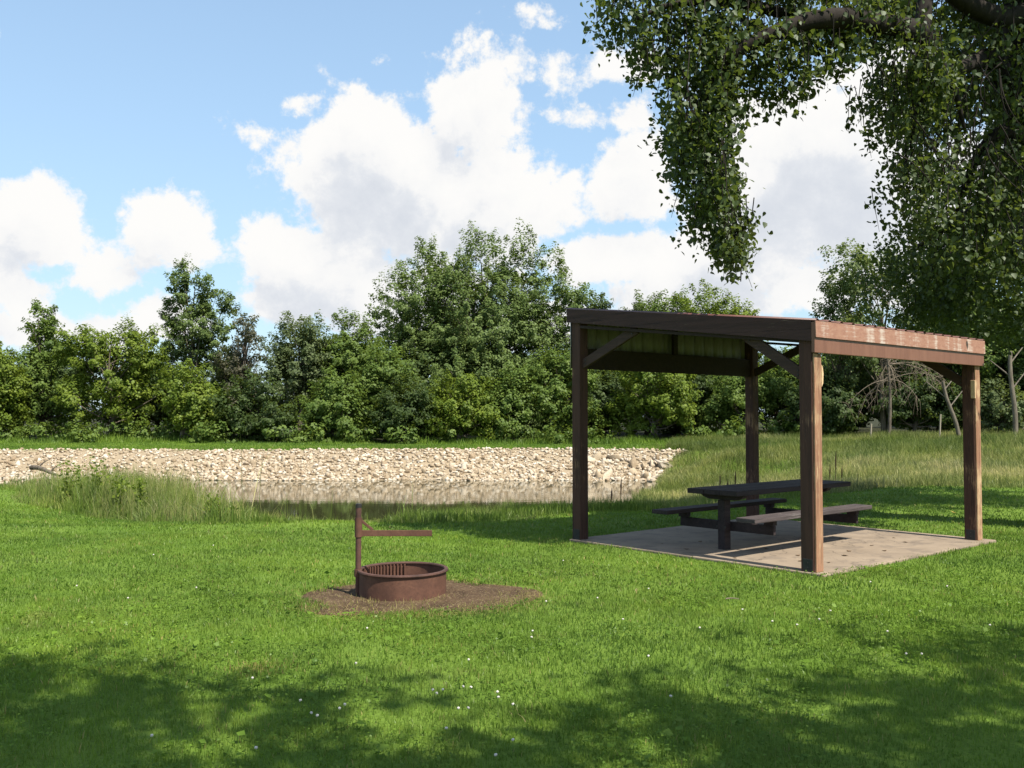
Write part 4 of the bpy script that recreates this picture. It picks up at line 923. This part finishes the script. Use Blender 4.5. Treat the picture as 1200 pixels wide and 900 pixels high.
o = link('driftwood_log', tb_.mesh('driftwood_log'), M_BARK); o.location = c0; o.location.z = float(gz(c0[0], c0[1])) + .22; prop(o, 'dark driftwood log lying on the pale rocks left of the pond', 'log')

# ------------------------------------------------------------------ grass
rng = np.random.default_rng(2024)
def blades(name, x, y, h, wd, rnd, mat, lean=.45, label=None, cat=None, segs=2, kind='stuff'):
    n = len(x); z = gz(x, y) - .004; a = rng.uniform(0, 6.283, n); la = rng.uniform(0, 6.283, n); ln = np.abs(rng.normal(size=n)) * lean * h
    sx_, sy_ = np.cos(a) * wd / 2, np.sin(a) * wd / 2; lx, ly = np.cos(la) * ln, np.sin(la) * ln
    hh = h * np.sqrt(np.maximum(.15, 1 - (ln / h) ** 2 * .6))
    if segs == 2:
        V = np.empty((n, 5, 3))
        V[:, 0] = np.stack([x - sx_, y - sy_, z], 1); V[:, 1] = np.stack([x + sx_, y + sy_, z], 1)
        mx, my, mz = x + lx * .35, y + ly * .35, z + hh * .6
        V[:, 2] = np.stack([mx + sx_ * .8, my + sy_ * .8, mz], 1); V[:, 3] = np.stack([mx - sx_ * .8, my - sy_ * .8, mz], 1); V[:, 4] = np.stack([x + lx, y + ly, z + hh], 1)
        b_ = (np.arange(n) * 5)[:, None]; Fs = [b_ + np.array([[0, 1, 2, 3]]), b_ + np.array([[3, 2, 4]])]; att = np.concatenate([rnd, rnd])
    else:
        V = np.empty((n, 3, 3)); V[:, 0] = np.stack([x - sx_, y - sy_, z], 1); V[:, 1] = np.stack([x + sx_, y + sy_, z], 1); V[:, 2] = np.stack([x + lx, y + ly, z + hh], 1)
        Fs = [(np.arange(n) * 3)[:, None] + np.array([[0, 1, 2]])]; att = rnd
    o = link(name, np_mesh(name, V.reshape(-1, 3), Fs, {'rnd': ('FACE', np.clip(att, 0, 1))}), mat)
    return prop(o, label, cat, None, kind)
def cone_pts(n, d0, d1, half=.72, extra=2.2):
    d = np.sqrt(rng.uniform(d0 * d0, d1 * d1, n)); return rng.uniform(-1, 1, n) * (half * d + extra), d
def slab_free(x, y, m=0.0):
    u, v = w2loc(x, y); jag = (vnoise(x, y, .18, 21) - .5) * .16
    return ~((u > -.02 + jag - m) & (u < DEP + .08 + jag - m) & (v > -.10 + jag - m) & (v < WID - .02 + jag - m))
def edge_far(x): # where mown lawn gives way to meadow on the right
    return 20.6 + .35 * np.sin(x * .9) + np.clip((x - 6) * .12, 0, 2.5)
def edge_l(x): return 14.3 - 1.04 * (x + 4) + (vnoise(x, x * 0, .8, 66) - .5) * 1.2
def lawn_ok(x, y):
    k = slab_free(x, y) & (patch_r(x, y) > 1.0) & np.where(x < -4, (y < edge_l(x)) | (x / y < -.515), wob(x, y) > 5.4 + (vnoise(x, y, .7, 30) - .5) * 1.0) & (wob(x, y) > .5) & (rocky(x, y) < .3)
    return k & ~((x > 3.0) & (y > edge_far(x) + (vnoise(x, y, .6, 31) - .5) * .9))
LX, LY, LH, LW, LR = [], [], [], [], []
for (d0, d1, n, wd, hs) in ((2.6, 5.5, 130000, .0048, 1.0), (5.5, 8.5, 175000, .006, 1.0), (8.5, 13, 175000, .009, 1.0), (13, 19, 110000, .015, 1.05), (19, 27, 70000, .022, 1.15)):
    x, y = cone_pts(n, d0, d1); k = lawn_ok(x, y) & (rng.random(n) < .55 + .45 * vnoise(x, y, .35, 40)); x, y = x[k], y[k]
    cl = vnoise(x, y, .22, 41); c2 = vnoise(x, y, .9, 42)
    LX.append(x); LY.append(y); LH.append((.016 + .028 * cl + .015 * rng.random(len(x)) + .02 * (rng.random(len(x)) > .96)) * hs); LW.append(wd * rng.uniform(.7, 1.3, len(x)))
    LR.append(.22 + .22 * cl + .22 * c2 + .24 * rng.random(len(x)) + .4 * (rng.random(len(x)) > .965))
blades('lawn_grass', np.concatenate(LX), np.concatenate(LY), np.concatenate(LH), np.concatenate(LW), np.concatenate(LR), M_LAWN, .55, 'short mown green grass covering the lawn', 'grass')
# clover and plantain leaves among the blades
n = 85000; x, y = cone_pts(n, 2.8, 10); k = lawn_ok(x, y) & (vnoise(x, y, .5, 50) > .5); x, y = x[k], y[k]; n = len(x)
P = np.stack([x, y, gz(x, y) + rng.uniform(.02, .055, n)], 1); N = np.array([0, 0, 1.0]) + rng.normal(size=(n, 3)) * .35
prop(link('lawn_clover', leaf_mesh('lawn_clover', P, N, rng.normal(size=(n, 3)), rng.uniform(.012, .024, n) * (1 + (rng.random(n) > .97) * 1.6), .15 + .45 * rng.random(n)), M_LAWN), 'low broad clover leaves mixed through the near lawn', 'clover', None, 'stuff')
# long grass on the near pond bank
n = 130000; x = rng.uniform(-16, 6.5, n); y = rng.uniform(13.5, 28, n); s_ = wob(x, y)
k = (s_ > -.15) & np.where(x < -4, y > edge_l(x) - .3, s_ < 5.7 + (vnoise(x, y, .7, 30) - .5) * 1.2) & (rocky(x, y) < .3) & ~((x > 3.0) & (y > 20)) ; x, y, s_ = x[k], y[k], s_[k]
tl_ = sstep(-3.2, -5.2, x + (vnoise(x, y, 1.2, 63) - .5) * 1.5) * sstep(-.3, .6, y - edge_l(x)) * sstep(-.545, -.49, x / y + (vnoise(x, y, .9, 64) - .5) * .05)
gap = sstep(-1.6, -2.4, x) * sstep(-6.2, -5.0, x)
lf_ = sstep(-.53, -.49, x / y)
h = .04 + (.20 * (.15 + .85 * lf_) * (1 - .88 * gap) * (.45 + .8 * vnoise(x, y, .8, 60)) * np.where(x < -4, 1, sstep(6.0, 5.2, s_)) + tl_ * (.16 + .75 * vnoise(x, y, 1.0, 61)) * (1 - .40 * sstep(-7.0, -5, x)))
h = h * rng.uniform(.55, 1.2, len(x)) * np.where((gap > .3) & (s_ < 3.5) & (rng.random(len(x)) < .02), 4.5, 1)
kp_ = rng.random(len(x)) < np.where(tl_ > .3, .6, 1); x, y, h, tl_ = x[kp_], y[kp_], h[kp_], tl_[kp_]
blades('bank_grass', x, y, h, rng.uniform(.008, .016, len(x)), .10 + .5 * vnoise(x, y, .9, 62) + .42 * rng.random(len(x)) + .12 * tl_, M_LONG, .5, 'long unmown green grass fringing the near side of the pond', 'grass')
# meadow right of the pond
n = 300000; y = rng.uniform(19, 46, n); x = rng.uniform(2.5, 30, n); k = (np.abs(x / y) < .68) & (wob(x, y) > .05) & (y > edge_far(x) - .2 + (vnoise(x, y, .6, 31) - .5) * .9) & (rocky(x, y) < .4) & ~((y > 36.5) & (x < 6 + (y - 36.5) * .2)); x, y = x[k], y[k]
tl = vnoise(x, y, 1.6, 70); h = (.08 + .34 * tl * tl + .09 * vnoise(x, y, .5, 73)) * rng.uniform(.5, 1.25, len(x)) * sstep(-.3, 1.2, y - edge_far(x) + .5 + (x < 3) * 5) + .06
blades('meadow_grass', x, y, h, rng.uniform(.008, .018, len(x)), -.06 + .55 * vnoise(x, y, 3.0, 71) + .3 * vnoise(x, y, .7, 72) - .15 * sstep(31, 36, y) + .42 * rng.random(len(x)), M_MEADOW, .7, 'tall straw-tinged meadow grass right of the pond', 'grass')
# strip beyond the pond and weeds at the foot of the wood
n = 90000; x = rng.uniform(-32, 12, n); y = rng.uniform(36.2, 47, n); k = (rocky(x, y) < .4) & (np.abs(x / y) < .68); x, y = x[k], y[k]
wd_ = sstep(44.2, 45.6, y + (vnoise(x, y, 2.5, 81) - .5) * 2); h = (.07 + .55 * wd_ * vnoise(x, y, 1.5, 80)) * rng.uniform(.5, 1.2, len(x)) + .12 * (y < 37.2)
blades('far_bank_grass', x, y, h, rng.uniform(.03, .055, len(x)), .2 + .4 * rng.random(len(x)) + .25 * vnoise(x, y, 2, 82) , M_LAWN, .5, 'bright grass strip on top of the far bank below the wood', 'grass', 1)
# dry tufts round the fire ring
n = 9500; a = rng.uniform(0, 6.283, n); r0 = rng.normal(.97, .17, n); x = PATCH[0] + np.cos(a) * r0 * .98; y = PATCH[1] + np.sin(a) * r0 * .85
w_ = np.clip(.25 + .75 * (np.cos(a + .9) > .55) + .8 * (np.abs(a - 4.4) < .75), 0, 1); k = (rng.random(n) < w_) & (np.hypot(x - RING[0], y - RING[1]) > RR + .02); x, y = x[k], y[k]
n2 = 900; a2 = rng.uniform(3.4, 6.0, n2); r2 = RR + np.abs(rng.normal(0, .09, n2)) + .012; x = np.concatenate([x, RING[0] + np.cos(a2) * r2]); y = np.concatenate([y, RING[1] + np.sin(a2) * r2])
blades('dry_grass', x, y, rng.uniform(.015, .07, len(x)), rng.uniform(.003, .006, len(x)), rng.random(len(x)), M_DRY, 2.2, 'straw-coloured dead grass round the edge of the dirt patch', 'grass')
n = 1500; x = rng.normal(-1.62, .10, n); y = rng.normal(6.0, .08, n)
blades('dry_grass', x[:0 + 400], y[:400], rng.uniform(.02, .05, 400), rng.uniform(.004, .007, 400), rng.random(400), M_DRY, .8, 'small dead brown patch of grass in the lawn below the fire ring', 'grass')
# undergrowth at the foot of the wood
lob = []
rg = np.random.default_rng(91)
for k in range(60):
    x = rg.uniform(-30, 24); y = rg.uniform(45.0, 47.5) - max(0, (x - 8) * .12); lob.append((x, y, float(gz(x, y)) + rg.uniform(.2, .5), rg.uniform(.6, 1.3), .7, rg.uniform(.4, .9)))
P, N, Tn, sz, rnd, C = grow(rg, lob, 620, 34, .36, .16, inner=.3)
prop(link('undergrowth', leaf_mesh('undergrowth', P, N, Tn, sz, rnd), M_LEAF['mid']), 'low leafy undergrowth along the foot of the wood', 'undergrowth', None, 'stuff')

# ------------------------------------------------------------------ small countable plants and bits
# weeds standing in the long grass left of the pond
def weed(name, x, y, h, seed, label, n=4):
    r = np.random.default_rng(seed); rt_ = empty(name, (x, y, float(gz(x, y))), 0, label, 'weed', 'leafy weeds in the long grass left of the pond'); tb_ = Tubes(); P_ = []
    for k in range(n):
        e = np.array([r.normal() * .16, r.normal() * .16, h * r.uniform(.7, 1.05)]); c = bez(np.zeros(3), np.array([0, 0, h * .5]), e, 6); tb_.add(c, np.linspace(.008, .003, 6), 4)
        u = r.random(46) ** .8; P_.append(np.stack([np.interp(u, np.linspace(0, 1, 6), c[:, j]) for j in range(3)], 1) + r.normal(size=(46, 3)) * .05)
    P_ = np.concatenate(P_); m = len(P_)
    link('foliage', leaf_mesh('foliage', P_, r.normal(size=(m, 3)) + np.array([0, 0, .6]), r.normal(size=(m, 3)) * .6 + np.array([0, 0, .5]), r.uniform(.035, .085, m), .2 + .7 * r.random(m)), M_LEAF['yellow'], rt_)
    link('stems', tb_.mesh('stems'), M_STEM, rt_)
for k, (px, py, d_, h, lb) in enumerate(((78, 575, 20.5, .75, 'leafy green weed at the left end of the long grass'), (96, 575, 20.2, .9, 'tallest leafy weed in the long grass left of the pond'), (112, 578, 19.6, .85, 'leafy weed just right of the tallest one in the long grass'), (140, 580, 18.6, .6, 'bushy weed in the middle of the long grass clump'), (165, 583, 18.0, .62, 'leafy weed before the pale rocks at the right of the clump'), (246, 600, 15.8, .6, 'single upright leafy weed at the right end of the long grass'), (255, 604, 15.6, .42, 'short leafy weed beside the single upright one'))):
    p = at(px, py, d_); weed('weed', p[0], d_, h + (.32 if k < 5 else -.12), 500 + k, lb)
# brown seed stalks
for k, (px, d_, h, lb) in enumerate(((843, 20.8, .62, 'dark brown seed stalk left of the back post, leftmost of the trio'), (852, 20.9, .5, 'short brown seed stalk in the middle of the trio left of the back post'), (861, 21.0, .66, 'tallest brown seed stalk of the trio beside the back post'), (727, 21.2, .75, 'tall thin brown stalk at the water right of the left post'), (716, 21.0, .55, 'short thin brown stalk at the water right of the left post'), (972, 21.6, .62, 'brown seed stalk right of the near post'), (979, 21.8, .9, 'tallest brown seed stalk right of the near post'), (986, 22, .55, 'short brown seed stalk right of the near post'))):
    p = at(px, 560, d_); z = float(gz(p[0], d_)); rt_ = empty('seed_stalk', (p[0], d_, z), 0, lb, 'seed stalk', 'brown seed stalks in the pond-side grass')
    m_ = MB(); m_.cyl((0, 0, 0), (.02, 0, h), .009, .005, 6); m_.build('stem', M_DRYSTEM, rt_)
    m_ = MB(); m_.cyl((.01, 0, h * .55), (.014, 0, h * .8), .012, .017, 8); m_.cyl((.014, 0, h * .8), (.02, 0, h * 1.03), .017, .005, 8); m_.build('seed_head', M_SEED, rt_)
# thin old fence posts at the meadow's far side
for (px, d_, h, lb) in ((1020, 38, .95, 'short thin pale fence post in the meadow, below the fascia'), (1101, 39, 1.3, 'taller thin pale fence post in the meadow, left of the right-hand shelter post')):
    p = at(px, 510, d_); m_ = MB(); m_.box(-.028, .028, -.026, .026, -.15, h * .8, .008); o = m_.build('fence_post', M_WEATHER); o.location = (p[0], d_, float(gz(p[0], d_))); o.rotation_euler = (.03, .04, .3); prop(o, lb, 'fence post')
# clover flowers
def clover_proto():
    b = bmesh.new(); bmesh.ops.create_icosphere(b, subdivisions=2, radius=.0075)
    r = random.Random(4)
    for v in b.verts: v.co *= r.uniform(.78, 1.22); v.co.z *= .9
    hm = bpy.data.meshes.new('flower_head'); b.to_mesh(hm); b.free(); hm.materials.append(M_CLOVER)
    m_ = MB(); m_.cyl((0, 0, -.075), (0, 0, -.004), .0016, .0012, 5); o = m_.build('stem', M_STEM); sm = o.data; bpy.data.objects.remove(o); return hm, sm
hm, sm = clover_proto()
fl = [(365, 838), (372, 842), (352, 822), (296, 793), (398, 832), (404, 828), (507, 807), (519, 810), (512, 816), (543, 808), (552, 808), (583, 810), (549, 831), (601, 829), (537, 831), (417, 780), (430, 740), (549, 775), (581, 888), (523, 854), (584, 820), (601, 868), (624, 742), (623, 750), (973, 716), (934, 732), (905, 730), (960, 727), (1062, 766), (1080, 766), (1040, 741), (1160, 732), (1020, 684), (700, 700), (640, 705), (760, 690), (730, 725), (820, 735), (870, 715), (150, 700), (90, 690), (230, 690), (250, 640), (180, 650), (1110, 690), (660, 660), (760, 770), (786, 818), (300, 880), (178, 862)]
for i, (px, py) in enumerate(fl):
    a_, y_, z_ = px_dir(px, py + rng.uniform(-2, 2)); t = (EYE - .06) / -z_; x, y = a_ * t, y_ * t; rt_ = empty('clover_flower', (x, y, float(gz(x, y)) + .07 * rng.uniform(.8, 1.1)), rng.uniform(0, 6), None, None)
    near = py > 770
    prop(rt_, 'small white clover flower in the shaded front of the lawn' if near else 'small white clover flower in the sunlit middle of the lawn', 'flower', 'white clover flowers in the shaded front lawn' if near else 'white clover flowers in the sunlit lawn')
    for nm, dm in (('flower_head', hm), ('stem', sm)): o = bpy.data.objects.new(nm, dm); COL.objects.link(o); o.parent = rt_
# fallen leaves on the slab, one yellow leaf on the grass, a stick
def leaf_proto(nm, mat, s_):
    v = KITE[0] * s_; v = np.concatenate([v, v - np.array([0, 0, .002])]); me = np_mesh(nm, v, [np.array([(0, 1, 2, 3), (7, 6, 5, 4), (0, 4, 5, 1), (1, 5, 6, 2), (2, 6, 7, 3), (3, 7, 4, 0)])]); me.materials.append(mat); return me
lm = leaf_proto('fallen_leaf', M_FALLEN, .075)
for (u, v) in ((.55, .5), (.9, .75), (1.3, .4), (1.65, .55), (2.0, .3), (2.3, .62), (1.1, 1.3), (.35, 1.9), (.5, 2.4), (1.9, 1.1), (2.9, .5), (.7, .25), (1.45, .8), (2.6, 1.2), (.2, 1.1), (3.2, .8), (1.0, 2.2)):
    o = bpy.data.objects.new('fallen_leaf', lm); COL.objects.link(o); x, y = loc2w(u, v); o.location = (x, y, ST + .004); o.rotation_euler = (rng.uniform(-.15, .15), rng.uniform(-.15, .15), rng.uniform(0, 6)); s_ = rng.uniform(.6, 1.1); o.scale = (s_, s_, s_)
    prop(o, 'small brown dead leaf lying on the concrete slab', 'leaf', 'dead leaves on the slab')
x, y = at(1117, 604, 1)[0], 1; t = 15.2; p = at(1117, 604, t); o = bpy.data.objects.new('fallen_leaf', leaf_proto('yellow_leaf', M_FALLENY, .12)); COL.objects.link(o); o.location = (p[0], t, float(gz(p[0], t)) + .06); o.rotation_euler = (.4, .2, 1); prop(o, 'yellow fallen leaf on the sunlit grass left of the right-hand post', 'leaf')
tb_ = Tubes(); tb_.add(bez(np.array([-.055, 0, 0]), np.array([0, .02, .01]), np.array([.055, -.01, .0]), 6), np.linspace(.006, .004, 6), 6); p = at(858, 706, 8.0); o = link('stick', tb_.mesh('stick'), M_OLDWOOD); o.location = (p[0], 8.0, float(gz(p[0], 8.0)) + .055); prop(o, 'short pale stick lying on the lawn in front of the shelter', 'stick')
